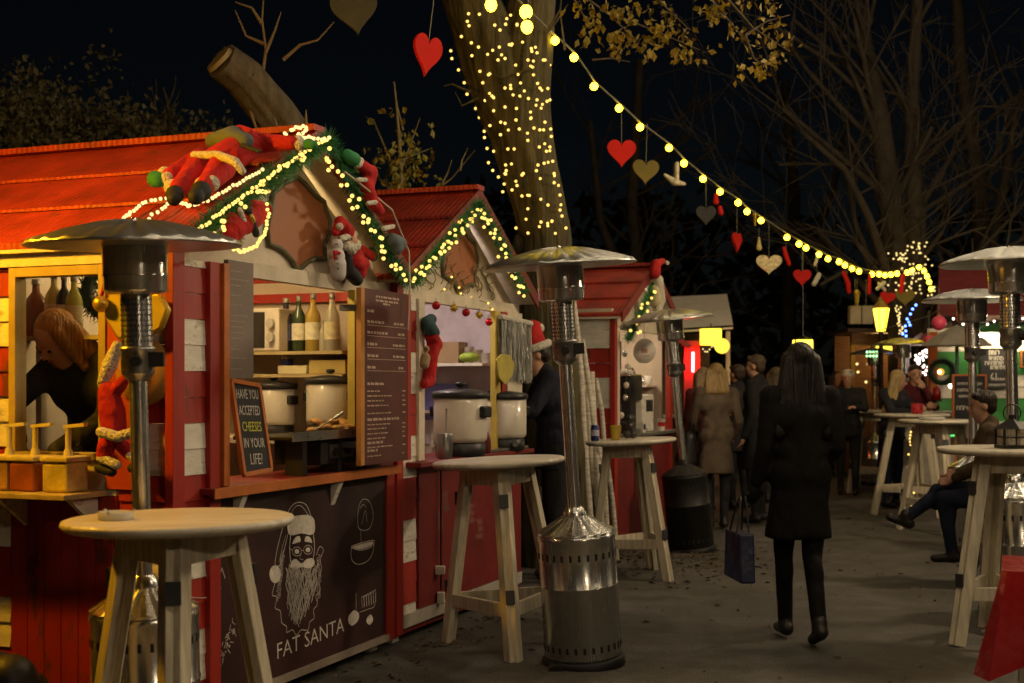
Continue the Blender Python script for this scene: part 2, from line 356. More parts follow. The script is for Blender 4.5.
# ------------------------------------------------------------------ patio heaters
HEAT = None
RIB = pm('hood_steel', (.56, .56, .54), .33, .95, var=.03, sc=3, rv=False)
def heater_proto():
    t = thing('patio_heater', None, 'heater')
    MB().lathe([(.21, 0), (.215, .012), (.215, .05), (.20, .062), (0, .062)], 48).build('base', BLACKM, t, True)
    mb = MB(); mb.lathe([(.196, .064), (.2, .07), (.2, .425), (.203, .428), (.203, .434), (.2, .437), (.2, .665), (.203, .67), (.203, .69), (.198, .694), (0, .694)], 64)
    tk = mb.build('tank_housing', STEEL, t, True)
    mb = MB()
    for z in (.105, .575):
        for k in range(28):
            a = 2 * math.pi * k / 28; u = V((math.cos(a), math.sin(a), 0)); mb.beam(u * .199 + V((0, 0, z)), u * .199 + V((0, 0, z + .032)), .013, .005, up=u)
    mb.build('vent_slots', BLACK, tk, True)
    mb = MB()
    n = 40; vs = []; 
    for r, z in ((.2, .696), (.196, .706), (.075, .775), (.06, .785)):
        for j in range(n):
            a = 2 * math.pi * j / n; rr = r + (.006 if j % 2 and .06 < r < .199 else 0); vs.append((rr * math.cos(a), rr * math.sin(a), z))
    mb.add(vs, [(i * n + j, i * n + (j + 1) % n, (i + 1) * n + (j + 1) % n, (i + 1) * n + j) for i in range(3) for j in range(n)])
    mb.lathe([(.06, .784), (.058, .80), (.045, .825), (.038, .83)], 32)
    mb.build('shoulder_cone', STEEL, t, True)
    MB().lathe([(.034, .80), (.034, 1.585)], 32).build('pole', STEEL, t, True)
    mb = MB(); mb.lathe([(.036, 1.56), (.06, 1.585), (.062, 1.59), (.062, 1.60), (.062, 1.672), (.066, 1.676), (.066, 1.684), (.058, 1.69)], 32); cb = mb.build('control_collar', STEELD, t, True)
    mb = MB(); mb.cyl((0, -.06, 1.635), (0, -.092, 1.635), .022, .019, 16); mb.build('knob', BLACK, cb, True)
    mb = MB(); mb.box(.02, .098, -.045, .03, 1.612, 1.668); mb.build('igniter_box', BLACK, cb, True)
    mb = MB(); mb.lathe([(.057, 1.69), (.057, 1.882)], 40); nk = mb.build('burner_neck', STEEL, t, True)
    mb = MB()
    for i in range(9):
        for k in range(26):
            a = 2 * math.pi * (k + .5 * (i % 2)) / 26; u = V((math.cos(a), math.sin(a), 0)); z = 1.705 + i * .0195
            mb.beam(u * .0565 + V((0, 0, z)), u * .0565 + V((0, 0, z + .007)), .006, .0024, up=u)
    mb.build('perforations', BLACK, nk, True)
    MB().lathe([(.06, 1.882), (.10, 1.886), (.116, 1.895), (.118, 1.90), (.118, 1.945), (.121, 1.95), (.121, 1.956), (.118, 1.96), (.12, 2.07)], 48).build('emitter_drum', STEEL, t, True)
    mb = MB(); n = 24
    vs = []; prof = ((.392, 2.062), (.396, 2.066), (.38, 2.075), (.27, 2.11), (.14, 2.142), (.06, 2.152), (0.001, 2.154))
    for r, z in prof:
        for j in range(n * 3):
            a = 2 * math.pi * j / (n * 3); dz = .010 if (j % 3 == 0 and .05 < r < .385) else 0; vs.append((r * math.cos(a), r * math.sin(a), z + dz))
    m = n * 3
    mb.add(vs, [(i * m + j, i * m + (j + 1) % m, (i + 1) * m + (j + 1) % m, (i + 1) * m + j) for i in range(len(prof) - 1) for j in range(m)], True)
    mb.lathe([(.001, 2.138), (.13, 2.128), (.26, 2.098), (.37, 2.066), (.392, 2.061)][::-1], 60)
    hd = mb.build('reflector_hood', RIB, t, True)
    mb = MB(); mb.cyl((0, 0, 2.15), (0, 0, 2.17), .012, .008, 8); mb.build('cap_nut', STEEL, hd, True)
    mb = MB()
    for k in (-1, 1):
        mb.cyl((-.15 + k * .012, -.14, .03), (-.15 + k * .012, -.20, .03), .028, .028, 12)
    mb.build('wheel', BLACK, t, True)
    MB().box(-.204, -.199, -.012, .012, .2, .255).build('latch', pm('latch', (.4, .38, .35), .4, .8), tk, True)
    return t
def put_heater(M, label, dark=False):
    global HEAT
    if HEAT is None: HEAT = heater_proto(); o = HEAT
    else: o = copy_tree(HEAT)
    o.matrix_basis = M
    return tag(o, label, None, 'patio heaters')
put_heater(tilt(gx(149, 3.27), .8, 2.5, 10, .003, .955), 'patio heater behind the nearest table, in front of the sauce shelf and window')
put_heater(tilt(gx(584, 4.76), 3.6, 2.5, 0, .014, 1.022), 'bright steel patio heater in the middle, its whole tank and ribbed hood in view')
h3 = put_heater(tilt(gx(692, 8.0), 5.8, 1.5, 0, .02, 1.005), 'tilted patio heater beside the third stall, behind the table with the yellow pot')
for ch in h3.children:
    if ch.name.split('.')[0] in ('tank_housing', 'shoulder_cone'):
        ch.data = ch.data.copy(); ch.data.materials[0] = BLACKM
put_heater(tilt(gx(1017, 5.75), 1.3, 0, 40, .004, 1.09), 'dark patio heater behind the pale table at the right edge')
put_heater(tilt(gx(974, 7.9), .5, 0, 0, 0, 1.07), 'patio heater behind the seated man, its hood under the red stall roof')
put_heater(tilt(gx(875, 13.2), 0, 0, 0, 0, .93), 'far patio heater beside the yellow framed kiosk door')
put_heater(tilt(gx(902, 12.0), 0, 0, 0, 0, .97), 'far patio heater between the street lantern and the blue lit tree')

# ------------------------------------------------------------------ lights on cords
def bulb_string(name, label, pts, group, rbulb, mat, cordr=.006, drop=.05, socket=True, cordpts=None, cat='string lights', part='bulb', segs=(10, 7), cordmat=None):
    t = thing(name, label, cat, pts[0], group)
    MB().tube(cordpts or pts, cordr, 6).build('cord', cordmat or WIRE, t)
    proto = None
    for p in pts:
        q = V(p) - V((0, 0, drop))
        if proto is None:
            proto = MB().sph((0, 0, 0), rbulb, *segs).build(part, mat, t, True); b = proto
            if socket:
                s = MB().cyl((0, 0, rbulb * .7), (0, 0, drop), rbulb * .5, rbulb * .38, 8).build('socket', BLACK, b, True)
        else: b = copy_tree(proto, t)
        b.location = wm(t).inverted() @ q
    return t
# ------------------------------------------------------------------ the row of red stalls: facade frame (s along the row, n out to the path, u up)
FO = V((-1.387, 3.73 * K, 0)); FS = V((.4910, .8711 * K, 0)); FU = V((0, 0, 1))
FSu = FS.normalized(); FNu = V((FSu.y, -FSu.x, 0)); FN = FNu * .75      # one unit of s is a little over a metre, one of n three quarters
FM = axes(FO, FS, FN, FU)           # columns s, n, u (left handed is avoided below by building boxes from corners)
def P(s, n, u): return FO + FS * s + FN * n + FU * u
def Fq(px, py, n=0.0):              # point of the plane n seen at a pixel
    return hit(px, py, FO + FN * n, FN)
def sbox(mb, s0, s1, n0, n1, u0, u1):
    old = mb.M; mb.M = axes(FO, FS, -FN, FU); mb.box(s0, s1, -n1, -n0, u0, u1); mb.M = old; return mb
def sb(name, mat, par, *a, **k):
    mb = MB(); sbox(mb, *a); return mb.build(name, mat, par, **k)
def fquad(mb, pix, n, th):           # flat plate from pixel outline, standing on plane n, th thick towards the path
    return mb.prism([Fq(x, y, n) for x, y in pix], FN * th)
TXT = axes((0, 0, 0), FSu, FU, FNu)    # lettering frame: reads along s, faces the path
def tmat(s, n, u, rot=0): return Matrix.Translation(P(s, n, u)) @ TXT @ Matrix.Rotation(R(rot), 4, 'Z')
# fine ribs that run down the roof slopes
_t = ROOF.node_tree; _b = _t.nodes['Principled BSDF']; _tc = _t.nodes.new('ShaderNodeTexCoord'); _d = _t.nodes.new('ShaderNodeVectorMath'); _d.operation = 'DOT_PRODUCT'; _d.inputs[1].default_value = FNu
_m = _t.nodes.new('ShaderNodeMath'); _m.operation = 'MULTIPLY'; _m.inputs[1].default_value = 2 * math.pi / .034; _s = _t.nodes.new('ShaderNodeMath'); _s.operation = 'SINE'; _bp = _t.nodes.new('ShaderNodeBump'); _bp.inputs['Strength'].default_value = .35; _bp.inputs['Distance'].default_value = .004
_t.links.new(_tc.outputs['Object'], _d.inputs[0]); _t.links.new(_d.outputs['Value'], _m.inputs[0]); _t.links.new(_m.outputs[0], _s.inputs[0]); _t.links.new(_s.outputs[0], _bp.inputs['Height'])
_o = _b.inputs['Normal'].links[0].from_socket; _t.links.new(_o, _bp.inputs['Normal']); _t.links.new(_bp.outputs[0], _b.inputs['Normal'])
def roofz(s): return 2.055 + (2.665 - 2.055) * (1 - abs(s - .75) / .79)
def siding(name, par, rects, u0, u1, n_or_s, phase=0, mats=(RED, WHITE), bh=.11, th=.022):
    """horizontal overlapping boards, two red then two white; rects: list of (a0,a1); n_or_s: ('n',plane) boards on the facade or ('s',plane) boards on the left wall"""
    mb = MB(); k = 0; u = u0
    while u < u1 - .005:
        top = min(u + bh, u1); mb.m = ((int(round((u - u0) / bh)) + phase) // 2) % 2
        for a0, a1 in rects:
            if n_or_s[0] == 'n':
                n = n_or_s[1]; p = [P(a0, n - th, u), P(a0, n, u), P(a0, n - .008, top - .002), P(a0, n - th, top - .002)]; mb.prism(p, FS * (a1 - a0))
            else:
                s = n_or_s[1]; p = [P(s + th, a0, u), P(s, a0, u), P(s + .008, a0, top - .002), P(s + th, a0, top - .002)]; mb.prism(p, FN * (a1 - a0))
        u += bh
    return mb.build(name, list(mats), par)
def stall_shell(label, s0, lamp, apex=2.695):
    t = thing('market_stall', label, 'market stall', P(s0 + .75, -1, 0), 'red wooden market stalls')
    S = s0
    sb('floor_skid', REDD, t, S + .02, S + 1.48, -2.5, -.03, .05, .10)
    for a, b in ((.08, -.1), (1.38, -.1), (.08, -2.3), (1.38, -2.3)): sb('foot', WHITE, t, S + a, S + a + .06, b - .06, b, 0, .05)
    # back wall, right wall, inner lining
    sb('back_wall', BEIGE, t, S + .03, S + 1.47, -1.62, -1.58, .1, 2.05)
    sb('right_wall', BEIGE, t, S + 1.455, S + 1.48, -1.58, -.13, .1, 2.05)
    mb = MB(); mb.prism([P(S + .03, -1.6, 2.05), P(S + 1.47, -1.6, 2.05), P(S + .75, -1.6, apex - .065)], FN * .03); mb.build('back_gable', BEIGE, t)
    # gable board, beam
    mb = MB(); mb.prism([P(S + .02, -.14, 2.0), P(S + 1.48, -.14, 2.0), P(S + 1.48, -.14, 2.05), P(S + .75, -.14, apex - .06), P(S + .02, -.14, 2.05)], FN * .025); g = mb.build('gable_board', CREAM, t)
    sb('beam', CREAM, t, S + .0, S + 1.5, -.11, -.05, 1.965, 2.035)
    # roof: two slopes with boards laid along the ridge
    for sd in (-1, 1):
        mb = MB()
        def q(f, dn, dz):   # f 0 ridge .. 1 eave
            s = .75 + sd * (.79 * f) ; return P(S + s, dn, apex - (apex - 2.085) * f + dz)
        n0, n1 = .10, -2.75
        for k in range(3):
            f0, f1 = k / 3, (k + 1) / 3 + (.012 if k < 2 else 0)
            mb.prism([q(f0, n0, .012 * 0), q(f1, n0, .0 if k == 2 else .003), q(f1, n0, -.028), q(f0, n0, -.028)], FN * (n1 - n0))
        mb.build('roof_slope', ROOF, t)
        mb = MB(); mb.prism([q(0, n0 - .012, -.03), q(1, n0 - .012, -.03), q(1, n0 - .012, -.045), q(0, n0 - .012, -.045)], FN * -1.4); mb.build('soffit', CREAM, t)
        mb = MB(); mb.prism([q(0, n0 + .001, .014), q(1.0, n0 + .001, .014), q(1.0, n0 + .001, -.075), q(0, n0 + .001, -.075)], FN * .02); mb.build('barge_board', REDD, t)
        mb = MB()
        for f in (.36, .70):
            mb.beam(q(f, n0, .008), q(f, n1, .008), .022, .014, up=(0, 0, 1))
        mb.build('roof_batten', ROOF, t)
    mb = MB(); mb.beam(P(S + .75, .125, apex + .017), P(S + .75, -2.76, apex + .017), .11, .03); mb.build('ridge_cap', ROOF, t)
    # lamp tube under the ridge
    if lamp is not None:
        mb = MB(); mb.cyl(P(S + .55, -.7, 2.32), P(S + .95, -.7, 2.32), .022, n=10); l = mb.build('lamp_tube', lamp, t)
        mb = MB(); sbox(mb, S + .5, S + 1.0, -.73, -.67, 2.35, 2.37); mb.build('lamp_fitting', WHITE, l)
    return t

L1 = em('stall_lamp_warm', (1, .72, .34), LAMP1); L2 = em('stall_lamp_cool', (1.0, .84, .80), LAMP2); L3 = em('stall_lamp_neutral', (1, .82, .6), LAMP3)
S1 = stall_shell('red roofed stall nearest the camera, selling cheese, with the black printed front panel', 0.0, L1)
S2 = stall_shell('middle red roofed stall with lilac lit interior and baubles along its beam', 1.5, L2)
S3 = stall_shell('third red roofed stall, far beyond the steel heater, with the coffee machine', 4.62, L3, 2.575)

# ---- stall one: left wall with window
def lw(name, mat, par, n0, n1, u0, u1, s0=0.0, s1=.03, **k): return sb(name, mat, par, s0, s1, n0, n1, u0, u1, **k)
siding('left_wall_siding', S1, [(-2.5, -1.165)], .1, 2.05, ('s', 0.0), phase=0)
siding('corner_siding', S1, [(-.40, -.05)], .1, 2.05, ('s', 0.003), phase=1)
mb = MB(); n = -1.16
while n < -.44:                      # tongue-and-groove planks under the sauce shelf
    sbox(mb, 0, .025, n + .003, min(n + .118, -.42), .1, 1.0); n += .121
sbox(mb, .006, .024, -1.16, -.42, .1, 1.0); mb.build('plank_cladding', RED, S1)
lw('sill_board', CREAM, S1, -1.16, -.42, 1.0, 1.15, .004, .03)
lw('fascia', CREAM, S1, -2.5, -.02, 1.985, 2.09, -.016, .02)
wf = MB()
for a in ((-1.16, -1.11, 1.151, 1.984), (-.52, -.47, 1.151, 1.984), (-1.11, -.52, 1.94, 1.984), (-1.11, -.52, 1.151, 1.18)): sbox(wf, -.012, .04, *a)
wfo = wf.build('window', pm('window_frame_wood', (.40, .30, .11), .5, var=.25), S1, bev=.003)
lw('pane', GLASS, wfo, -1.11, -.52, 1.18, 1.94, .012, .016)
lw('door_panel', pm('orange_red_panel', (.42, .055, .02), .5, var=.2, sc=3), S1, -.468, -.20, 1.03, 2.05, -.006, .02)
sb('corner_post', RED, S1, -.025, .035, -.05, .005, .06, 2.06, bev=.003)
siding('pier_siding', S1, [(.036, .15)], .1, 2.0, ('n', 0.0), phase=1)
sb('opening_post', RED, S1, .15, .21, -.05, .03, .1, 2.0, bev=.003)
sb('opening_post', ORANGE, S1, .212, .245, -.02, .05, 1.03, 2.0, bev=.003)
sb('opening_post', pm('yellow_post', (.55, .42, .08), .5), S1, 1.145, 1.205, -.06, .0, 1.03, 1.97, bev=.003)
sb('opening_post', RED, S1, 1.21, 1.255, -.04, .03, 1.03, 1.97, bev=.003)
sb('pier_panel', REDD, S1, 1.26, 1.475, -.04, .0, .1, 1.97)
ct = sb('counter', REDD, S1, .12, 1.44, -.42, .09, 1.0, 1.028, bev=.003)
sb('counter_edge', ORANGE, ct, .12, 1.44, .091, .1, .985, 1.03)
for s in (.3, .95): 
    mb = MB(); mb.prism([P(s, .003, .86), P(s, .003, .998), P(s, .085, .998)], FS * .03); mb.build('bracket', WHITE, S1)
CHALKT = pm('chalk_grey', (.62, .57, .50), .9, var=.25, sc=30)
pf = sb('front_panel', PANEL, S1, .20, 1.40, -.03, .004, .1, .985)
mb = MB(); sbox(mb, .2, 1.42, -.03, .022, .062, .098); mb.build('panel_sill', pm('sill_grey', (.30, .24, .19), .6), S1)
sb('corner_board', RED, S1, 1.402, 1.47, -.03, .016, .062, .985)
# drawings and lettering on the front panel
def ribbon(mb, pix, n=.0062, w=.006, close=False):
    pts = [Fq(x, y, n) for x, y in pix]
    if close: pts.append(pts[0])
    for a, b in zip(pts, pts[1:]):
        d = b - a
        if d.length < 1e-4: continue
        d.normalize(); c = FN.cross(d) * w / 2; mb.add([a - c - d * w * .3, b - c + d * w * .3, b + c + d * w * .3, a + c - d * w * .3], [(0, 1, 2, 3)])
def smooth(pix, k=6, close=False):
    """Catmull-Rom through hand drawn points"""
    p = list(pix); n = len(p); out = []
    if n < 3: return p
    for i in range(n if close else n - 1):
        a, b, c_, d = (p[(i - 1) % n], p[i], p[(i + 1) % n], p[(i + 2) % n]) if close else (p[max(0, i - 1)], p[i], p[i + 1], p[min(n - 1, i + 2)])
        for q in range(k):
            t = q / k; out.append(tuple(.5 * (2 * b[e] + (c_[e] - a[e]) * t + (2 * a[e] - 5 * b[e] + 4 * c_[e] - d[e]) * t * t + (3 * b[e] - a[e] - 3 * c_[e] + d[e]) * t ** 3) for e in (0, 1)))
    if not close: out.append(p[-1])
    return out
def blob(mb, pix, n=.0062): mb.add([Fq(x, y, n) for x, y in pix], [tuple(range(len(pix)))])
def cz(x, y): return (240 + x / 4.269, 480 + y / 4.269)
mb = MB(); wl = .006
def RC(pts, w=.005, close=False): ribbon(mb, smooth([cz(*p) for p in pts], 6, close), w=w, close=close)
def BC(pts, n=.0062): blob(mb, smooth([cz(*p) for p in pts], 5, True), n)
BC(((225, 158), (262, 150), (300, 152), (318, 175), (318, 222), (300, 234), (262, 228), (225, 236), (206, 225), (204, 185)))
RC(((205, 230), (188, 300), (172, 360), (150, 362), (158, 300), (175, 230), (200, 150), (222, 110), (250, 95), (282, 106), (302, 150)), .005)
RC(((212, 158), (235, 116), (262, 112), (292, 150)), .0035); RC(((196, 235), (180, 290), (168, 350)), .003)
BC([(150 + 24 * math.cos(k * .5236), 402 + 38 * math.sin(k * .5236)) for k in range(12)])
RC(((216, 236), (212, 290), (216, 350)), .008); RC(((314, 234), (318, 290), (312, 340)), .008)
BC(((222, 345), (240, 338), (262, 356), (285, 338), (312, 335), (318, 360), (296, 378), (262, 372), (236, 384), (216, 372)))
for ex, ey in ((243, 305), (290, 298)):
    RC([(ex + 19 * math.cos(k * .7854), ey + 19 * math.sin(k * .7854)) for k in range(8)], .004, True); BC([(ex + 10 * math.cos(k * .7854), ey + 10 * math.sin(k * .7854)) for k in range(8)], .0066)
RC(((222, 300), (210, 290)), .004); RC(((262, 302), (271, 300)), .004)
BC(((224, 272), (236, 246), (254, 240), (258, 262), (242, 268))); BC(((276, 262), (282, 240), (300, 246), (308, 268), (292, 264)))
RC(((262, 310), (256, 335), (270, 340)), .003); RC(((246, 396), (262, 402), (280, 394)), .004)
rr = random.Random(5)
for k in range(58):                 # wavy beard locks
    f = (k + .5) / 58; x0 = 196 + f * 138; y0 = 372 + 30 * abs(f - .5) * -1 + rr.uniform(0, 30); yend = 650 - 120 * abs(f - .36) ** 1.2 * 2 - rr.uniform(0, 45); pts = []; x, y, ph = x0, y0, rr.random() * 6
    while y < yend: pts.append((x + 4.5 * math.sin(y * .07 + ph), y)); y += 22; x += (238 - x) * .025
    if len(pts) > 2: RC(pts, rr.choice((.0045, .006, .008)))
outl = ((186, 300), (172, 340), (176, 380), (150, 440), (138, 490), (158, 500), (150, 545), (172, 560), (178, 608), (198, 625), (200, 650), (225, 640), (240, 662), (262, 640), (290, 640), (298, 606), (316, 590), (314, 555), (330, 530), (324, 495), (342, 470), (336, 430), (348, 380), (342, 340), (356, 300), (340, 285), (326, 320))
RC(outl, .005)
for k in range(13):
    f = k / 12
    for x0 in (182 - 18 * f, 334 + 4 * math.sin(3 * f)): RC([(x0 + 10 * math.sin(q * 1.6 + k) * (1 - q * .12), 318 + 170 * f + q * 7) for q in range(5)], .0035)
mb.build('bearded_face_drawing', CHALKT, pf)
mb = MB(); RC(((505, 200), (503, 150), (510, 105), (527, 82), (552, 92), (568, 140), (562, 190), (545, 212), (522, 214)), .004, True)
RC(((516, 214), (516, 245), (518, 275)), .004); RC(((520, 190), (535, 130), (542, 180)), .003); RC(((514, 120), (526, 104), (540, 120)), .003)
RC(((476, 285), (474, 320), (482, 348), (508, 360), (545, 345), (566, 310), (574, 258)), .005); RC(((476, 285), (520, 268), (572, 258), (560, 285), (515, 300)), .005, True)
BC(((480, 286), (530, 270), (568, 263), (556, 282), (515, 296))); mb.build('glass_drawing', CHALKT, pf)
mb = MB(); BC(((465, 580), (488, 556), (508, 572), (502, 602), (478, 622), (463, 606))); RC(((496, 552), (495, 482)), .004)
for k in range(6): RC(((522 + k * 10, 545 - k * 3), (520 + k * 10, 505 - k * 5), (528 + k * 10, 500 - k * 5), (530 + k * 10, 540 - k * 4)), .0045)
RC(((510, 565), (545, 552), (575, 535), (578, 465)), .004); BC(((545, 585), (560, 575), (568, 598), (554, 618), (540, 605))); RC(((520, 500), (548, 488), (576, 470)), .004)
mb.build('pot_drawing', CHALKT, pf)
ga, gb = Fq(281, 647, .006), Fq(340, 630, .006)
mid = (ga + gb) / 2
text('FAT SANTA', Matrix.Translation(mid) @ TXT @ Matrix.Rotation(R(1.5), 4, 'Z'), .108, CHALKT, pf, ext=.0004, sx=1.18, thin=-.001)
mb = MB()
for k in range(46):
    f = k / 45; p = (216 + 20 * f + rr.uniform(-4, 4), 666 - 42 * f + rr.uniform(-4, 4)); ribbon(mb, [p, (p[0] + rr.uniform(-3, 3), p[1] + rr.uniform(-5, 5))], w=.004)
ribbon(mb, [(212, 676), (218, 660)], w=.003); mb.build('sprig_drawing', CHALKT, pf)
mb = MB(); ribbon(mb, [(200 + 21 * math.cos(k * .3) , 588 + 10 * math.sin(k * .3)) for k in range(12)], w=.004)
for k in range(4): ribbon(mb, [(201 + k * 6, 578), (204 + k * 6, 568), (207 + k * 6, 578)], w=.005)
mb.build('badge_drawing', CHALKT, pf)

# ---- gable sign of stall one and of the others
def gable_sign(S, ds, label, sc=1.0):
    pts0 = ((385, 38), (425, 72), (470, 125), (525, 165), (530, 205), (553, 262), (548, 335), (524, 385), (528, 458), (478, 452), (445, 468), (400, 507), (372, 494), (350, 452), (318, 418), (285, 395), (240, 380), (232, 300), (250, 210), (262, 120), (320, 66))
    base = [Fq(220 + x / 5.12, 170 + y / 5.12, -.112) for x, y in pts0]
    base = [p + FS * ds for p in base]; c = sum(base, V()) / len(base)
    mb = MB(); mb.prism([c + (p - c) * sc for p in base], FN * .012)
    t = mb.build('gable_sign', pm('sign_terracotta', (.36, .13, .055), .5, var=.12, sc=2), S)
    mb = MB(); q = [c + (p - c) * sc * 1.0 + FN * .014 for p in base]; mb.tube(q + [q[0]], .014 * sc, 6); mb.build('sign_rim', pm('sign_rim', (.11, .10, .05), .5, var=.4, sc=20), t)
gable_sign(S1, 0, ''); gable_sign(S2, 1.475, '', .93)

# ---- open shutter with the grey menu, stays with the stall; the maroon menu shutter
mg = sb('menu_shutter', MENUG, S1, .25, .40, .0, .03, 1.50, 2.02)
rr = random.Random(9)
def wordrow(mb, s0, s1, u, h, n, rnd):
    s = s0
    while s < s1 - .01:
        wd = rnd.uniform(.012, .04); e = min(s + wd, s1); mb.add([P(s, n, u), P(e, n, u), P(e, n, u + h * rnd.uniform(.7, 1)), P(s, n, u + h)], [(0, 1, 2, 3)]); s = e + .007
mb = MB(); u = 1.97
while u > 1.52: wordrow(mb, .265, .265 + rr.uniform(.04, .11), u, .006, .0322, rr); u -= rr.uniform(.022, .05)
mb.build('faint_lettering', pm('faint_print', (.34, .28, .24), .8), mg)
mm = sb('menu_shutter', MENU, S1, 1.03, 1.395, .16, .185, 1.06, 1.965)
sb('shutter_edge', pm('shutter_edge', (.5, .22, .05), .5), mm, 1.0, 1.028, .15, .187, 1.06, 1.965); sb('shutter_edge', RED, mm, 1.397, 1.43, .15, .187, 1.06, 1.965)
for u in (1.15, 1.85): sb('shutter_hinge', IRON, mm, 1.0, 1.06, .02, .155, u, u + .03)
mb = MB(); nn = .1872
for u, a, b in ((1.925, 1.12, 1.32), (1.905, 1.12, 1.31), (1.89, 1.18, 1.25)): wordrow(mb, a, b, u, .011, nn, rr)
for u, a in ((1.845, .06), (1.79, .14), (1.735, .17), (1.675, .08), (1.615, .09), (1.555, .08)):
    wordrow(mb, 1.05, 1.05 + a, u, .014, nn, rr)
    if u < 1.84: wordrow(mb, 1.32 - rr.uniform(0, .06), 1.37, u, .013, nn, rr); mb.add([P(1.05, nn, u - .013), P(1.38, nn, u - .013), P(1.38, nn, u - .010), P(1.05, nn, u - .010)], [(0, 1, 2, 3)])
for u, a in ((1.47, .15), (1.285, .27), (1.165, .13), (1.125, .1)): wordrow(mb, 1.05, 1.05 + a, u, .014, nn, rr)
for u in (1.435, 1.41, 1.385, 1.36, 1.32, 1.262, 1.24, 1.215, 1.19, 1.145, 1.10): wordrow(mb, 1.05, 1.05 + rr.uniform(.1, .22), u, .007, nn, rr); wordrow(mb, 1.35, 1.378, u, .007, nn, rr)
mb.build('menu_lettering', pm('menu_print', (.50, .36, .28), .8), mm)

# shelves inside stall one, on its right wall; they carry things of their own
for u, d in ((1.655, .23), (1.53, .23)): sb('shelf', pm('shelf_wood', (.46, .36, .17), .5, var=.2), S1, 1.455 - d, 1.453, -1.5, -.18, u - .018, u)
sb('side_counter', CREAM, S1, 1.06, 1.453, -1.5, -.2, 1.16, 1.19)
sb('inner_rail', RED, S1, 1.43, 1.452, -1.5, -.18, 1.94, 1.99)
WSv = -FS
# sauce shelf on the left wall
sh = thing('sauce_shelf', 'narrow wooden shelf on white brackets under the stall window', 'shelf', P(-.1, -.85, 1))
sb('shelf_board', pm('worn_shelf', (.48, .36, .14), .6, var=.4, sc=9), sh, -.20, -.004, -1.55, -.47, 1.0, 1.022, bev=.003)
for n in (-1.06, -.56):
    mb = MB(); mb.prism([P(-.004, n, .86), P(-.004, n, .998), P(-.14, n, .998)], FN * .03); mb.build('bracket', WHITE, sh)
for i, (px, c) in enumerate(((3, (.34, .20, .06)), (29, (.30, .08, .02)), (62, (.62, .50, .16)))):
    n = (hit(px, 470, FO + WSv * .1, FS) - FO).dot(FN) / FN.length_squared
    t = thing('sauce_tub', ['half cut off yellow brown sauce tub with pump, leftmost on the shelf', 'red brown sauce tub with pump, middle of the shelf', 'cream yellow sauce tub with pump, right end of the shelf'][i], 'sauce tub', P(-.1, n, 1.022), 'sauce tubs under the window')
    mb = MB(); mb.M = axes(P(-.085, n, 1.023), FN, -FS, FU); mb.box(-.088, .088, -.05, .05, 0, .125); mb.build('tub', pm('sauce_%d' % i, c, .35, var=.45, sc=8), t, bev=.012)
    mb = MB(); mb.M = axes(P(-.085, n, 1.15), FN, -FS, FU); mb.box(-.096, .096, -.056, .056, 0, .022); mb.build('lid', pm('tub_lid', (.66, .55, .2), .4), t, bev=.006)
    mb = MB(); mb.cyl(P(-.085, n + .02, 1.172), P(-.085, n + .02, 1.29), .012, n=10); mb.cyl(P(-.085, n + .02, 1.172), P(-.085, n + .02, 1.20), .022, .016, n=10)
    mb.beam(P(-.085, n + .0, 1.295), P(-.085, n + .14, 1.305), .025, .014); mb.build('pump', pm('pump_plastic', (.70, .62, .3), .35), t)

# ---- stall two facade
sb('corner_post', RED, S2, 1.502, 1.56, -.05, .012, .06, 2.05, bev=.003)
siding('pier_siding', S2, [(1.562, 1.70)], .1, 1.98, ('n', 0.0), phase=3, bh=.12)
sb('opening_post', CREAM, S2, 1.702, 1.76, -.05, .02, 1.03, 1.97, bev=.003)
ct2 = sb('counter', REDD, S2, 1.60, 2.97, -.42, .12, 1.0, 1.028, bev=.003)
p2 = sb('front_panel', REDD, S2, 1.72, 2.95, -.03, .003, .17, .995)
mb = MB(); rr2 = random.Random(12)
for cx, cy in ((440, 520), (458, 534), (470, 512), (446, 500), (480, 528)):
    for k in range(3): blob(mb, [(cx + rr2.uniform(-2, 2) + 4 * math.cos(j * 1.05), cy + k * 7 - 6 + 3.4 * math.sin(j * 1.05)) for j in range(6)], n=.0042)
mb.build('faint_flower_print', pm('faint_flower', (.20, .06, .055), .7), p2)
sb('base_board', pm('base_board_white', (.42, .38, .32), .6), S2, 1.57, 2.95, -.02, .012, .09, .165)
mb = MB(); sbox(mb, 2.60, 2.67, -.05, .0, 1.03, 1.965); mb.build('opening_post', pm('yellow_post', (.55, .42, .08), .5), S2, bev=.003)
sb('opening_post', RED, S2, 2.675, 2.75, -.05, .012, .1, 1.965, bev=.003)
sb('pier_panel', CREAM, S2, 2.752, 2.97, -.04, .0, 1.03, 1.97)
sb('shelf', WHITE, S2, 2.70, 2.95, -1.5, -.2, 1.60, 1.62); sb('shelf', BEIGE, S2, 1.7, 2.95, -1.57, -1.3, 1.55, 1.57)
sb('lining', pm('lilac_lining', (.56, .50, .54), .6), S2, 2.943, 2.954, -1.57, -.15, 1.05, 2.05)
# vine twigs over the gable of stall two
mb = MB(); rr = random.Random(21)
for k in range(26):
    s = 1.8 + rr.random() * .85; u = 2.04 + rr.random() * .06; pts = []
    h = rr.uniform(.12, .28)
    for j in range(8): a = j / 7 * 2.2 * math.pi * .8 + rr.random() * .5; pts.append(P(s + .05 * math.sin(a) + j * .006, -.085 + .02 * math.cos(a), u + h * j / 7 * (1 - .3 * j / 7)))
    mb.tube(pts, .0035, 4)
tag(mb.build('twig_garland', pm('twig', (.22, .15, .06), .7, var=.4)), 'brown curly twig garland along the beam of the middle stall', 'garland')
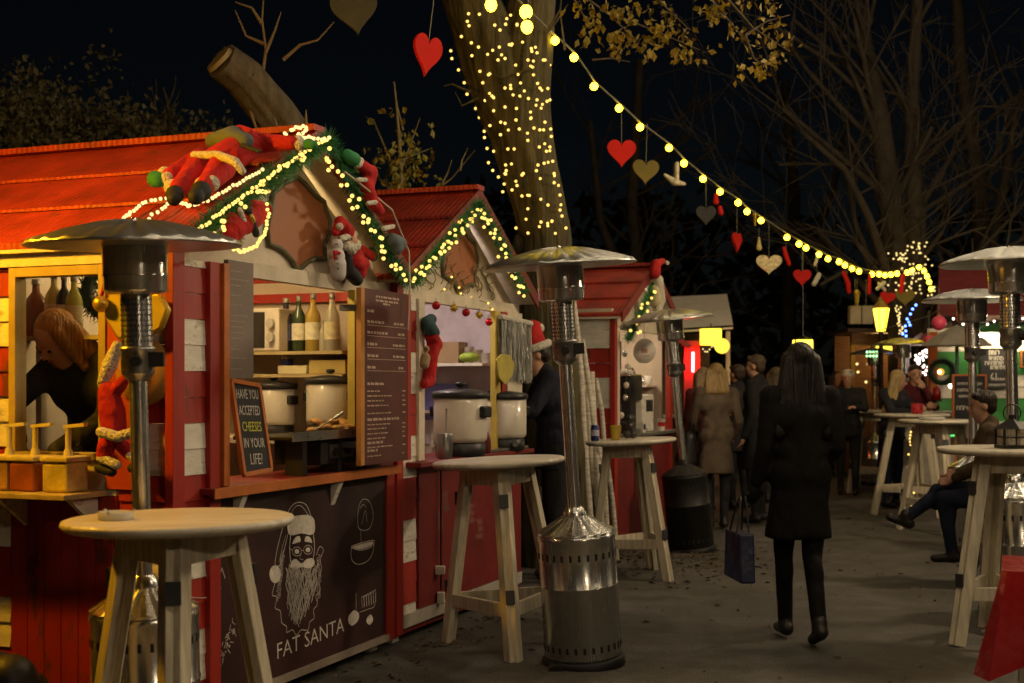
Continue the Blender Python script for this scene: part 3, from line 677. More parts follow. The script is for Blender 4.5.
# ---- stall three
siding('left_wall_siding', S3, [(-2.5, -.03)], .1, 2.05, ('s', 4.62), phase=1, bh=.13)
sb('fascia', CREAM, S3, 4.605, 4.64, -2.5, -.02, 2.05, 2.13)
sb('corner_post', RED, S3, 4.61, 4.67, -.05, .012, .06, 2.05, bev=.003)
sb('opening_post', CREAM, S3, 4.672, 4.73, -.05, .01, 1.03, 1.97, bev=.003)
sb('counter', pm('counter_steel', (.3, .28, .26), .35, .7), S3, 4.66, 6.08, -.45, .1, 1.0, 1.03, bev=.003)
sb('front_panel', REDD, S3, 4.66, 6.08, -.03, .003, .1, .995)
sb('opening_post', RED, S3, 6.02, 6.09, -.05, .012, .1, 1.97, bev=.003)
sb('shelf', BEIGE, S3, 4.8, 6.07, -1.57, -1.25, 1.5, 1.52); sb('shelf', BEIGE, S3, 4.8, 6.07, -1.57, -1.25, 1.75, 1.77)
sb('shelf', BEIGE, S3, 5.82, 6.07, -1.2, -.2, 1.45, 1.47)
# ------------------------------------------------------------------ stuffed figures in red suits
def lerp_path(pts, step):
    out = []
    for a, b in zip(pts, pts[1:]):
        a, b = V(a), V(b); k = max(1, int((b - a).length / step))
        for i in range(k): out.append(a.lerp(b, i / k))
    out.append(V(pts[-1])); return out
def figure(name, label, f, mpp, body, parts, group='stuffed figures in red suits', cat='decoration', vox=.008, bodymat=SUIT, rise=None):
    """f maps a photo pixel to the surface the figure lies on; body/parts: list of (x,y,r | x2,y2,r2) capsules in pixels"""
    def shape(mb, c):
        if len(c) >= 6: mb.cap(f(c[0], c[1], c[6] if len(c) > 6 else 0), f(c[3], c[4], c[7] if len(c) > 7 else (c[6] if len(c) > 6 else 0)), c[2] * mpp, c[5] * mpp, 12)
        else: mb.sph(f(c[0], c[1], c[3] if len(c) > 3 else 0), c[2] * mpp, 14, 10)
    mb = MB()
    for c in body: shape(mb, c)
    o = mb.build(name, bodymat, None, remesh=vox); tag(o, label, cat, group)
    for nm, mat, caps, vx in parts:
        mb = MB()
        for c in caps: shape(mb, c)
        mb.build(nm, mat, o, remesh=vx)
    return o
rd = (FS * .79 + FU * .61).normalized(); RN = FNu.cross(rd).normalized()
RN = RN if RN.z > 0 else -RN
def froof(off):
    return lambda x, y, z=0: hit(x, y, P(.75, 0, 2.70) + RN * (off + z), RN)
def ffac(n): return lambda x, y, z=0: Fq(x, y, n + z)
def c7(x, y): return (130 + x / 4.555, 110 + y / 4.555)
def KC(cv, *a):      # crop coordinates -> (x,y,r,...) in photo pixels
    out = [];
    if len(a) == 3: return (*cv(a[0], a[1]), a[2])
    if len(a) == 4: return (*cv(a[0], a[1]), a[2], a[3])
    t = (*cv(a[0], a[1]), a[2], *cv(a[3], a[4]), a[5])
    return t + tuple(a[6:])
m7 = 4.05 / 900
figure('roof_climber_figure', 'large stuffed figure in a red suit with a grey sack sprawled on the roof', froof(.11), m7,
    [KC(c7, 400, 230, 15, 470, 200, 17), KC(c7, 330, 240, 13, 220, 360, 9), KC(c7, 420, 260, 14, 340, 350, 9), KC(c7, 470, 205, 16, 570, 155, 13), KC(c7, 320, 215, 10, 180, 300, 8), KC(c7, 565, 150, 11, 740, 150, 7), KC(c7, 520, 120, 9)],
    [('boot', BOOT, [KC(c7, 205, 385, 9), KC(c7, 200, 405, 7)], .008), ('boot', BOOT, [KC(c7, 325, 370, 10), KC(c7, 300, 395, 8)], .008),
     ('fur_trim', FUR, [KC(c7, 190, 352, 8), KC(c7, 225, 345, 8)], .008), ('fur_trim', FUR, [KC(c7, 330, 340, 8), KC(c7, 372, 335, 8)], .008),
     ('fur_trim', FUR, [KC(c7, 290, 205, 4, 400, 205, 4.5, .055), KC(c7, 400, 205, 4.5, 480, 235, 4.5, .06), KC(c7, 480, 235, 4.5, 512, 280, 4, .06, .02)], .008),
     ('mitten', GREEN, [KC(c7, 115, 315, 8.5), KC(c7, 135, 318, 7.5)], .008), ('fur_trim', FUR, [KC(c7, 158, 288, 7), KC(c7, 168, 312, 7)], .008),
     ('mitten', GREEN, [KC(c7, 815, 155, 6), KC(c7, 835, 160, 5)], .008), ('fur_trim', FUR, [KC(c7, 768, 140, 6), KC(c7, 775, 160, 6)], .008),
     ('sack', SACK, [KC(c7, 375, 140, 8, 470, 125, 12, .03, .05), KC(c7, 470, 128, 11, 530, 140, 8, .05, .05)], .01),
     ('hat', SUIT, [KC(c7, 500, 92, 6, 545, 108, 6, .06)], .008), ('strap', BOOT, [KC(c7, 510, 160, 2.5, 590, 188, 2.5, .07, .05)], .006)])
figure('gable_tumbler_figure', 'tumbling stuffed figure in a red suit with gold belt buckle on the left gable garland', ffac(.17), 3.95 / 900,
    [KC(c7, 470, 545, 12, 520, 510, 12), KC(c7, 520, 515, 12, 590, 480, 9), KC(c7, 560, 440, 7, 620, 450, 7), KC(c7, 460, 500, 8, 450, 570, 9)],
    [('belt', BOOT, [KC(c7, 540, 460, 4, 575, 565, 4, .05)], .006), ('buckle', GOLD, [KC(c7, 552, 485, 2.8, 560, 505, 2.8, .068)], .004),
     ('fur_trim', FUR, [KC(c7, 500, 455, 3, 522, 520, 3.5, .045), KC(c7, 522, 520, 3.5, 510, 600, 3, .045, .03)], .006),
     ('mitten', GREEN, [KC(c7, 632, 445, 5), KC(c7, 630, 425, 3)], .006), ('fur_trim', FUR, [KC(c7, 605, 425, 4, 612, 450, 4)], .006)])
def c8(x, y): return (300 + x / 4.555, 110 + y / 4.555)
figure('gable_slider_figure', 'stuffed figure in a red suit hanging down the right gable edge with dark sack', ffac(.20), 4.7 / 900,
    [KC(c8, 285, 255, 6, 320, 285, 7), KC(c8, 320, 285, 8, 310, 340, 7), KC(c8, 300, 340, 7, 330, 420, 7), KC(c8, 330, 420, 7, 365, 460, 5)],
    [('mitten', GREEN, [KC(c8, 215, 205, 6, 245, 225, 7)], .007), ('fur_trim', FUR, [KC(c8, 262, 245, 5, 275, 232, 4)], .006), ('fur_trim', FUR, [KC(c8, 262, 318, 2.5, 300, 318, 2.5, .04)], .006),
     ('fur_trim', FUR, [KC(c8, 310, 425, 2.5, 345, 420, 2.5, .04)], .006), ('sack', SACK, [KC(c8, 420, 590, 7, 455, 610, 8), KC(c8, 440, 630, 7)], .008), ('fur_trim', FUR, [KC(c8, 380, 540, 3, 425, 530, 2.5, .03)], .006)])
def c4(x, y): return (220 + x / 5.12, 170 + y / 5.12)
figure('hugging_figure', 'bearded stuffed figure in a red suit hugging a small snowman under the gable', ffac(.04), 4.7 / 900,
    [KC(c4, 690, 440, 9, 710, 520, 9), KC(c4, 720, 410, 6, 770, 440, 6), KC(c4, 690, 470, 8, 735, 480, 7, .03)],
    [('face', SKIN, [KC(c4, 665, 365, 8, .03)], .006), ('beard', FUR, [KC(c4, 650, 390, 5, 695, 385, 6, .045), KC(c4, 675, 405, 6, .045)], .006),
     ('hat', SUIT, [KC(c4, 645, 315, 9, 615, 265, 6, .02), KC(c4, 615, 265, 6, 590, 320, 4, .02)], .006), ('fur_trim', FUR, [KC(c4, 622, 352, 3.5, 690, 328, 3.5, .045)], .006), ('pompom', FUR, [KC(c4, 612, 290, 4, .05)], .005),
     ('mitten', GREEN, [KC(c4, 775, 415, 4.5, 785, 445, 5)], .006),
     ('snowman', pm('snowman_white', (.55, .52, .5), .9, var=.1), [KC(c4, 600, 480, 9, 605, 530, 8, .03), KC(c4, 598, 385, 6.5, .03), KC(c4, 598, 440, 8, .03)], .006),
     ('scarf', SUIT, [KC(c4, 585, 418, 1.8, 612, 425, 1.8, .075), KC(c4, 590, 425, 1.8, 590, 455, 1.8, .08)], .005), ('sack', BOOT, [KC(c4, 650, 440, 6, 665, 520, 8, .0), KC(c4, 665, 520, 8, 700, 560, 7, .0)], .008),
     ('cuff', FUR, [KC(c4, 760, 470, 3, 770, 500, 3)], .006), ('eyes', BOOT, [KC(c4, 657, 358, 1.1, .078), KC(c4, 674, 352, 1.1, .078)], .0025), ('snowman_eyes', BOOT, [KC(c4, 593, 380, .9, .066), KC(c4, 602, 378, .9, .066)], .0025), ('buttons', BOOT, [KC(c4, 600, 455, 1.0, .08), KC(c4, 602, 480, 1.0, .082), KC(c4, 604, 505, 1.0, .082)], .0025)])
WS = -FS                                # outward from the left wall
def fwall(off): return lambda x, y, z=0: hit(x, y, FO + WS * (off + z), FS)
figure('wall_climber_figure', 'stuffed figure in a red suit with white fur hat climbing beside the window', fwall(.09), 3.9 / 900,
    [(108, 392, 10, 112, 412, 13), (112, 412, 13, 114, 430, 12), (107, 445, 9, 104, 455, 8), (124, 445, 9, 130, 452, 8), (118, 388, 7, 128, 375, 5)],
    [('fur_hood', FUR, [(117, 345, 5, 110, 365, 8), (110, 365, 8, 102, 383, 5)], .008), ('fur_trim', FUR, [(101, 432, 5.5, 118, 437, 5.5, .045), (118, 437, 5.5, 134, 432, 5, .045)], .008),
     ('fur_trim', FUR, [(101, 458, 5, 117, 465, 5, .01)], .008), ('fur_trim', FUR, [(130, 455, 5, 139, 462, 5, .01)], .008), ('boot', BOOT, [(99, 468, 5, 112, 472, 5)], .007), ('boot', BOOT, [(132, 468, 5, 138, 468, 5)], .007)])
figure('bearded_gnome_figure', 'long bearded little figure in a red pointed hat at the third gable tip', ffac(.16), 8.2 / 900,
    [(655, 290, 6, 656, 302, 7)],
    [('beard', pm('grey_beard', (.5, .46, .36), .95, var=.2, bump=.6), [(658, 280, 5.5, 660, 300, 6, .04), (660, 300, 6, 658, 312, 3, .04)], .008), ('hat', SUIT, [(655, 273, 6, 656, 264, 5, .02), (656, 264, 5, 663, 261, 3, .02)], .008), ('pompom', FUR, [(667, 263, 2.6, .02)], .006)], bodymat=pm('cream_felt', (.5, .42, .25), .9))
# stocking on the post of stall two
def c1(x, y): return (340 + x / 4.555, 270 + y / 4.555)
figure('christmas_stocking', 'red stocking with a dark teal top and small bear beside the lilac opening', ffac(.07), 5.2 / 900,
    [KC(c1, 415, 300, 7, 435, 340, 8), KC(c1, 430, 340, 8, 410, 410, 7), KC(c1, 415, 410, 7, 405, 500, 7), KC(c1, 405, 505, 7, 385, 520, 5)],
    [('stocking_top', pm('teal_felt', (.03, .07, .075), .85, var=.3), [KC(c1, 390, 235, 5, 415, 225, 6), KC(c1, 405, 260, 8, 430, 285, 6, .01)], .007), ('bear_patch', pm('tan_felt', (.38, .28, .16), .9), [KC(c1, 393, 360, 3.5, .05), KC(c1, 390, 400, 5, 385, 430, 5, .05)], .006), ('eyes', BOOT, [KC(c1, 395, 356, .9, .066), KC(c1, 388, 358, .9, .066)], .003)], cat='stocking', group=None, vox=.007)

# ------------------------------------------------------------------ garlands with lights
def garland(name, label, pts, rad, dens, group, mat=GARL):
    rr = random.Random(len(label)); path = lerp_path(pts, .02); mb = MB()
    mb.tube(path, .008, 5)
    L = sum((b - a).length for a, b in zip(path, path[1:]))
    for i in range(int(L * dens)):
        k = rr.randrange(len(path) - 1); p = path[k].lerp(path[k + 1], rr.random()); d = V((rr.gauss(0, 1), rr.gauss(0, 1), rr.gauss(0, 1))).normalized()
        u = d.orthogonal().normalized() * .0035; e = p + d * rad * rr.uniform(.6, 1.25); mb.add([p - u, e, p + u], [(0, 1, 2)])
    return tag(mb.build(name, mat), label, 'garland', group)
def gp(l, n): return [Fq(x, y, n) for x, y in l]
gl1 = [(192, 238), (225, 212), (262, 184), (300, 158), (328, 140)]
gr1 = [(328, 140), (342, 168), (356, 196), (372, 225), (390, 255), (408, 283)]
garland('garland', 'green tinsel garland along the left edge of the first gable', gp(gl1, .135), .075, 2600, 'tinsel garlands on the gables')
garland('garland', 'green tinsel garland along the right edge of the first gable', gp(gr1, .135), .07, 2300, 'tinsel garlands on the gables')
gl2 = [(412, 283), (432, 258), (452, 234), (478, 204)]; gr2 = [(478, 204), (492, 228), (508, 256), (524, 292)]
garland('garland', 'green tinsel garland along the left edge of the middle gable', gp(gl2, .135), .075, 2200, 'tinsel garlands on the gables')
garland('garland', 'green tinsel garland along the right edge of the middle gable', gp(gr2, .135), .07, 2000, 'tinsel garlands on the gables')
garland('garland', 'green tinsel garland on the gable of the third stall', gp([(628, 340), (641, 312), (655, 282)], .135), .07, 1500, 'tinsel garlands on the gables')
def jitter(pts, step, j, seed):
    rr = random.Random(seed); out = []
    for p in lerp_path(pts, step): out.append(p + V((rr.gauss(0, j), rr.gauss(0, j), rr.gauss(0, j))))
    return out
def fairy(label, pts, r, mat, group, cordr=.0022, cord=None):
    return bulb_string('fairy_lights', label, pts, group, r, mat, cordr=cordr, drop=0, socket=False, segs=(6, 4), cordmat=cord or pm('fairy_cord', (.03, .05, .025), .5), part='bulb')
G1 = 'fairy light strings on the stalls'
fairy('rope of warm lights edging the left slope of the first gable', jitter(gp([(196, 232), (232, 204), (268, 178), (300, 155), (329, 138)], .21), .026, .003, 1)[:100], .0085, E_LED, G1)
fairy('rope of warm lights edging the right slope of the first gable', jitter(gp([(323, 150), (340, 172), (350, 190), (364, 212), (378, 236), (392, 262), (404, 276)], .18), .03, .014, 2)[:100], .011, E_LED, G1)
fairy('second warm light string inside the left garland of the first gable', jitter(gp([(205, 236), (218, 226), (226, 214), (246, 205), (262, 190), (285, 172), (312, 152)], .20), .034, .022, 3)[:100], .010, E_LED, G1)
def fr(off): g = froof(off); return lambda l: [g(x, y) for x, y in l]
fairy('loop of rope light lying on the roof by the boots of the sprawled figure', jitter(fr(.03)([(119, 223), (130, 212), (146, 202), (166, 198), (190, 206), (208, 200), (240, 183), (262, 170)]), .02, .002, 4)[:100], .009, E_LEDW, G1)
fairy('short rope light on the roof below the sprawled figure', jitter(fr(.03)([(148, 218), (158, 212), (168, 205)]), .022, .003, 14), .009, E_LEDW, G1)
fairy('rope light bow around the roof peak of the first stall', jitter(fr(.10)([(286, 134), (296, 127), (306, 128), (298, 136), (316, 140), (328, 138)]), .018, .004, 5), .009, E_LEDW, G1)
fairy('loop of rope light round the tumbling figure', jitter(gp([(176, 233), (196, 236), (222, 244), (241, 252), (256, 246), (266, 232), (269, 214), (267, 205)], .24), .017, .002, 6)[:100], .0085, E_LED, G1)
fairy('warm lights along the left slope of the middle gable', jitter(gp([(414, 280), (430, 262), (448, 244), (462, 228), (478, 214)], .18), .026, .018, 7)[:100], .011, E_LED, G1)
fairy('warm lights along the right slope of the middle gable', jitter(gp([(480, 212), (490, 228), (500, 246), (512, 270), (524, 296)], .18), .026, .016, 8)[:100], .011, E_LED, G1)
fairy('warm lights on the gable of the third stall', jitter(gp([(634, 335), (644, 312), (652, 292)], .18), .05, .03, 9), .014, E_LED, G1)
fairy('dim lights in the twigs over the middle stall beam', jitter(gp([(432, 290), (452, 285), (470, 300), (490, 305)], -.06), .08, .02, 10), .008, E_LED, G1)
# white cable hanging from the right of the first gable to the second stall
mb = MB(); mb.tube(lerp_path(gp([(345, 172), (368, 190), (392, 210), (402, 235), (409, 252), (410, 285), (408, 330)], .23), .03), .005, 6)
tag(mb.build('hanging_cable', pm('pale_cable', (.5, .42, .32), .5)), 'pale cable drooping from the right gable edge of the first stall', 'cable')

# ------------------------------------------------------------------ goods on the counters
KET = None
def kettle_proto():
    t = thing('soup_kettle', None, 'soup kettle')
    MB().lathe([(.15, 0), (.155, .01), (.155, .075), (.14, .085)], 40).build('stand', BLACK, t, True)
    MB().lathe([(.148, .085), (.165, .10), (.168, .12), (.168, .36), (.160, .365)], 48).build('pot', pm('enamel_cream', (.62, .56, .45), .3, var=.1, coat=.4), t, True)
    lid = MB().lathe([(.176, .358), (.18, .365), (.18, .39), (.17, .40), (.06, .418), (0, .42)], 48).build('lid', BLACK, t, True)
    mb = MB(); mb.lathe([(.022, .418), (.018, .43), (.034, .438), (.034, .455), (.0, .46)], 24); mb.build('lid_knob', BLACK, lid, True)
    for sg in (-1, 1):
        mb = MB(); mb.box(-.055, .055, .16 * sg - .01, .16 * sg + .035 * sg, .24, .31); mb.build('handle', BLACK, t, True, bev=.012)
    mb = MB(); mb.cyl((.165, 0, .05), (.178, 0, .05), .022, n=16); mb.build('dial', STEELD, t, True)
    return t
def kettle(p, rz, sc, label):
    global KET
    o = KET if KET is not None else kettle_proto()
    if KET is None: KET = o
    else: o = copy_tree(KET)
    o.matrix_basis = Matrix.Translation(p) @ Matrix.Rotation(R(rz), 4, 'Z') @ Matrix.Scale(sc, 4); return tag(o, label, None, 'cream soup kettles')
kettle(P(2.17, .0, 1.029), -115, 1.0, 'cream soup kettle with black lid and black stand at the front of the middle stall')
kettle(P(2.74, -.03, 1.029), -60, .96, 'pale soup kettle at the right end of the middle stall counter')
kettle(P(1.255, -.30, 1.19), -115, .80, 'cream soup kettle in the first stall, close to the yellow post')
kettle(P(1.255, -.78, 1.19), -115, .72, 'soup kettle in the first stall half hidden by the cheese chalkboard')
# microwave and bottles on the top shelf of stall one (against its right wall, facing -s)
def BM(s, n, u): return axes(P(s, n, u), FN, FS, FU)   # local x along n, y into the wall, z up
MWN = (hit(279, 340, P(1.23, 0, 0), FS) - FO).dot(FN) / FN.length_squared
t = thing('microwave', 'cream microwave oven with two dials on the upper shelf', 'microwave', P(1.30, -1.0, 1.655))
mb = MB(); mb.M = BM(1.23, MWN, 1.657); mb.box(-.42, 0, 0, .2, 0, .235); mb.build('case', pm('microwave_white', (.66, .60, .5), .35), t, bev=.008)
mb = MB(); mb.M = BM(1.23, MWN, 1.657); mb.box(-.40, -.12, -.006, 0, .02, .215); mb.build('door', BLACK, t, bev=.003)
for z in (.15, .075):
    mb = MB(); mb.M = BM(1.23, MWN, 1.657); mb.cyl((-.06, -.02, z), (-.06, 0, z), .028, n=20); mb.build('dial', pm('dial_grey', (.45, .42, .36), .4), t)
def bottle(label, p, h, r, c, labc, tr=.35, name='bottle', group='bottles in the first stall'):
    t = thing(name, label, 'bottle', p, group)
    MB().lathe([(r * .9, 0), (r, .008), (r, h * .58), (r * .85, h * .66), (r * .36, h * .78), (r * .32, h * .94), (0, h * .94)], 20).build('body', glassm('glass_%s' % name + ''.join('%02x' % int(x * 99) for x in c), c, .08, tr), t, True)
    if labc: MB().lathe([(r + .001, h * .2), (r + .001, h * .5)], 20).build('paper_label', pm('label_' + ''.join('%02x' % int(x * 99) for x in labc), labc, .7, var=.3, sc=30), t, True)
    MB().lathe([(r * .38, h * .9), (r * .4, h * .905), (r * .4, h), (0, h)], 14).build('stopper', pm('cap_grey', (.3, .28, .25), .4, .6), t, True)
    return t
for i, (px, h, r, c, lc, tr, lab) in enumerate((
    (286, .30, .045, (.02, .02, .03), (.05, .05, .12), .05, 'dark blue boxed bottle beside the microwave'),
    (299, .31, .040, (.03, .05, .02), (.7, .65, .5), .1, 'dark wine bottle with a white label, next right of the boxed bottle'),
    (313, .32, .043, (.55, .40, .08), (.72, .68, .5), .35, 'amber bottle with a pale square label on the upper shelf'),
    (332, .32, .042, (.75, .72, .6), (.6, .55, .35), .55, 'clear bottle with a round yellow label, rightmost on the upper shelf'),
    (323, .17, .022, (.6, .55, .45), None, .3, 'short slim bottle between the amber and the clear bottle'))):
    q = hit(px, 350, P(1.32, 0, 0), FS); n = (q - FO).dot(FN) / FN.length_squared; bottle(lab, P(1.32, n, 1.656), h, r, c, lc, tr)
t = thing('tin_can', 'small steel can on the lower shelf', 'can', P(1.33, -.75, 1.53)); MB().lathe([(.033, .001), (.035, .004), (.035, .10), (.033, .104), (0, .104)], 20).build('body', STEEL, t, True); MB().lathe([(.0355, .02), (.0355, .085)], 20).build('paper_label', pm('blue_label', (.06, .07, .3), .5), t, True)
for i, (n, ln, c, lab) in enumerate(((-.62, .24, (.62, .55, .32), 'flat cream box on the lower shelf'), (-.33, .3, (.50, .38, .12), 'yellow brown flat box on the lower shelf by the post'))):
    mb = MB(); mb.M = BM(1.25, n, 1.531); mb.box(-ln / 2, ln / 2, 0, .16, 0, .045 + .03 * i); tag(mb.build('carton', pm('carton%d' % i, c, .7), bev=.003), lab, 'box')
# worker's bottles behind the window
for i, (px, h, r, c, lc, tr, lab) in enumerate(((36, .27, .05, (.25, .10, .05), None, .25, 'round brown jug behind the window glass'), (54, .30, .042, (.55, .5, .22), (.7, .6, .5), .3, 'pale green bottle with white label behind the window'), (64, .29, .036, (.03, .03, .05), (.65, .6, .6), .05, 'dark bottle with white label behind the window'), (74, .28, .04, (.5, .5, .12), (.6, .55, .4), .3, 'yellow green bottle behind the window, right of the dark one'))):
    q = hit(px, 318, P(.30, 0, 0), FS); n = (q - FO).dot(FN) / FN.length_squared; bottle(lab, P(.30, n, 1.70), h, r, c, lc, tr, group='bottles behind the side window')
t = thing('window_shelf', 'shelf with bottles standing inside behind the side window', 'shelf', P(.3, -1.3, 1.68)); sb('shelf_board', CREAM, t, .24, .36, -1.57, -.75, 1.68, 1.699)
mb = MB()
for n in (-1.5, -.85): sbox(mb, .33, .36, n, n + .04, .1, 1.68)
mb.build('upright', CREAM, t)
mb = MB(); rr = random.Random(14); c_ = P(.42, -1.02, 1.93)
ring = [c_ + V((.13 * math.cos(a * .2618), .04 * math.sin(a * .2618), .13 * math.sin(a * .2618))) for a in range(25)]; mb.tube(ring, .03, 6)
for k in range(700):
    p = rr.choice(ring); v = V((rr.gauss(0, 1), rr.gauss(0, 1), rr.gauss(0, 1))).normalized(); u = v.orthogonal().normalized() * .006; mb.add([p - u, p + v * .09, p + u], [(0, 1, 2)])
tag(mb.build('wreath', pm('dark_fir', (.012, .03, .016), .7)), 'dark fir wreath hanging inside the stall behind the window bottles', 'wreath')
# grill plate and burner with pancakes on the front counter
t = thing('hot_plate', 'dark hot plate on legs on the first stall counter with a glass guard', 'hot plate', P(.9, -.15, 1.03))
sb('burner_box', BLACKM, t, .86, 1.30, -.34, .02, 1.07, 1.20, bev=.006); sb('plate', BLACKM, t, .62, 1.32, -.38, .06, 1.205, 1.225, bev=.005); sb('rim', STEELD, t, .62, 1.32, .06, .07, 1.20, 1.245)
for s in (.72, .98, 1.25): sb('foot', BLACK, t, s, s + .03, -.1, .03, 1.029, 1.2)
sb('control_strip', STEELD, t, .92, 1.1, .021, .03, 1.10, 1.17)
for s in (.95, 1.05):
    mb = MB(); mb.cyl(P(s, .03, 1.135), P(s, .05, 1.135), .018, n=14); mb.build('knob', BLACK, t)
sb('glass_guard', GLASS, t, 1.20, 1.34, .073, .077, 1.03, 1.26)
mb = MB(); rr = random.Random(4)
for k in range(26): mb.sph(P(1.12 + rr.gauss(0, .07), -.12 + rr.gauss(0, .06), 1.235 + rr.random() * .05), (.035, .03, .016), 8, 6)
tag(mb.build('fried_food', pm('fried', (.42, .22, .06), .6, var=.5, sc=30), remesh=.007), 'heap of golden fried food on the hot plate', 'food')
mb = MB()
mb.M = None; mb.tube([P(.95, -.12, 1.24), P(.98, .0, 1.30)], .004, 6); mb.tube([P(.98, 0, 1.30), P(1.0, .05, 1.33)], .008, 8); tag(mb.build('spatula', STEELD), 'thin spatula lying over the hot plate', 'spatula')
# A-board on the counter
t = thing('chalk_sign', 'orange framed chalkboard reading have you accepted cheeses in your life', 'chalkboard', P(.38, .06, 1.03))
cb = [Fq(229, 381, .02), Fq(257, 386, .02), Fq(269, 470, .095), Fq(242, 475, .095)]
nrm = (cb[1] - cb[0]).cross(cb[3] - cb[0]).normalized(); nrm = nrm if nrm.dot(FN) > 0 else -nrm
mb = MB(); mb.prism(cb, nrm * .012); mb.build('board', BOARD, t)
mb = MB()
for a, b in ((0, 1), (1, 2), (2, 3), (3, 0)): mb.beam(cb[a] + nrm * .008, cb[b] + nrm * .008, .02, .022, up=nrm)
mb.build('frame', ORANGE, t, bev=.002)
lx = ((cb[1] - cb[0]) + (cb[2] - cb[3])).normalized()
up = nrm.cross(lx).normalized()
for i, (wd, mt) in enumerate((('HAVE YOU', CHALK), ('ACCEPTED', CHALK), ('CHEESES', CHALKY), ('IN YOUR', CHALK), ('LIFE?', CHALK))):
    f = .13 + i * .182; a = cb[0].lerp(cb[3], f); b = cb[1].lerp(cb[2], f); c = (a + b) / 2 + nrm * .0135
    text(wd, axes(c, lx, up, nrm), .062 if i < 4 else .07, mt, t, ext=.0003, sx=(.60, .56, .66, .68, .74)[i])
# gold hoop, round sign and hanging heart at the left wall panel
sg = hit(145, 372, FO + WS * .015, FS); mb = MB(); mb.M = axes(sg, FNu, FU, -FSu)
mb.lathe([(0, 0), (.14, 0), (.14, .012), (0, .012)], 40); rs = mb.build('round_sign', pm('round_sign_tan', (.38, .19, .05), .55, var=.15)); tag(rs, 'round tan sign on the orange panel beside the window', 'sign')
mb = MB(); rr = random.Random(8)
for u, w in ((.02, .05), (-.02, .13)):
    x = -w / 2
    while x < w / 2: 
        e = min(x + rr.uniform(.01, .02), w / 2); q = [sg + FN * a + FU * (u + b) + WS * .0126 for a, b in ((x, 0), (e, 0), (e, .02 if u > 0 else .008), (x, .02 if u > 0 else .008))]; mb.add(q, [(0, 1, 2, 3)]); x = e + .006
mb.build('faint_lettering', pm('round_sign_print', (.5, .36, .18), .7), rs)
hc = [hit(x, y, FO + WS * .05, FS) for x, y in ((141, 338), (124, 338), (113, 320), (110, 302), (118, 292), (132, 294), (141, 304), (150, 294), (164, 296), (172, 310), (165, 328), (152, 336))]
mb = MB(); mb.prism(hc, WS * .03); hh = mb.build('gold_heart_plaque', pm('gold_plaque', (.55, .42, .05), .35, .3, var=.2), bev=.004); tag(hh, 'big gold heart plaque on the wall behind the left heater neck', 'decoration')
mb = MB(); pp = [p + WS * .02 for p in hc]; mb.tube(pp + [pp[0]], .010, 6); mb.build('rope_edge', GOLD, hh)
gx_ = hit(101, 304, FO + WS * .10, FS); t = thing('wall_bell', 'round gold bell hanging on a red ribbon beside the window top', 'bell', gx_); MB().sph((0, 0, 0), .034, 16, 10).build('bell', GOLD, t, True)
mb = MB(); mb.tube([hit(x, y, FO + WS * .09, FS) for x, y in ((101, 298), (104, 285), (110, 275), (113, 266))], .008, 6); mb.build('ribbon', SUIT, t)
# baubles on the second beam
for i, (x, y, c, lab) in enumerate(((436, 305.5, 0, 'red bauble, leftmost on the middle stall beam'), (454, 308, 1, 'gold bauble, second from the left on the middle stall beam'), (466, 312.5, 0, 'red bauble between the two gold ones'), (479, 315, 1, 'gold bauble, right one of two on the beam'), (489, 322, 0, 'small red bauble at the right end of the beam'))):
    q = Fq(x, y, -.02); t = thing('bauble', lab, 'bauble', q, 'baubles on the middle stall beam'); MB().sph((0, 0, 0), .026 if c == 0 else .022, 16, 10).build('ball', pm('bauble_red', (.4, .01, .02), .2, .4) if c == 0 else GOLD, t, True)
    if c:
        mb = MB()
        for k in range(14):
            an = k * 2.4; z = 1 - 2 * (k + .5) / 14; r = math.sqrt(1 - z * z); d = V((r * math.cos(an), r * math.sin(an), z)); mb.cyl(d * .018, d * .036, .006, .0005, 5)
        mb.build('spikes', GOLD, t, True)
    mb = MB(); mb.cyl((0, 0, .02), (0, 0, .045), .003, n=6); mb.build('hook', STEELD, t, True)
# silver tinsel curtain and gold shield sign on the right pier of stall two
mb = MB(); rr = random.Random(31)
tl, tr_ = Fq(500, 318, .03), Fq(531, 325, .03)
for k in range(330):
    a = tl.lerp(tr_, rr.random()) + FN * rr.uniform(-.02, .02); ln = .40 + rr.uniform(-.03, .02); pts = [a + V((rr.uniform(-.006, .006), rr.uniform(-.006, .006), -ln * j / 5)) for j in range(6)]
    w = FS * .002 + FN * rr.uniform(-.002, .002)
    vs = []
    for p in pts: vs += [p - w, p + w]
    mb.add(vs, [(2 * j, 2 * j + 1, 2 * j + 3, 2 * j + 2) for j in range(5)])
cu = mb.build('tinsel_curtain', pm('silver_tinsel', (.50, .49, .44), .3, .6, var=.3, sc=40)); tag(cu, 'silver tinsel curtain hanging right of the lilac opening', 'curtain')
mb = MB(); mb.tube([tl + FU * .01, tr_ + FU * .01], .02, 8); mb.build('curtain_rail', FUR, cu)
gs = [Fq(x, y, .075) for x, y in ((495, 360), (500, 354), (509, 355), (513, 364), (511, 376), (504, 385), (498, 378))]
mb = MB(); mb.prism(gs, FN * .015); tag(mb.build('shield_sign', pm('shield_gold', (.42, .34, .06), .5, var=.3), bev=.003), 'gold shield shaped sign in front of the tinsel curtain', 'sign')
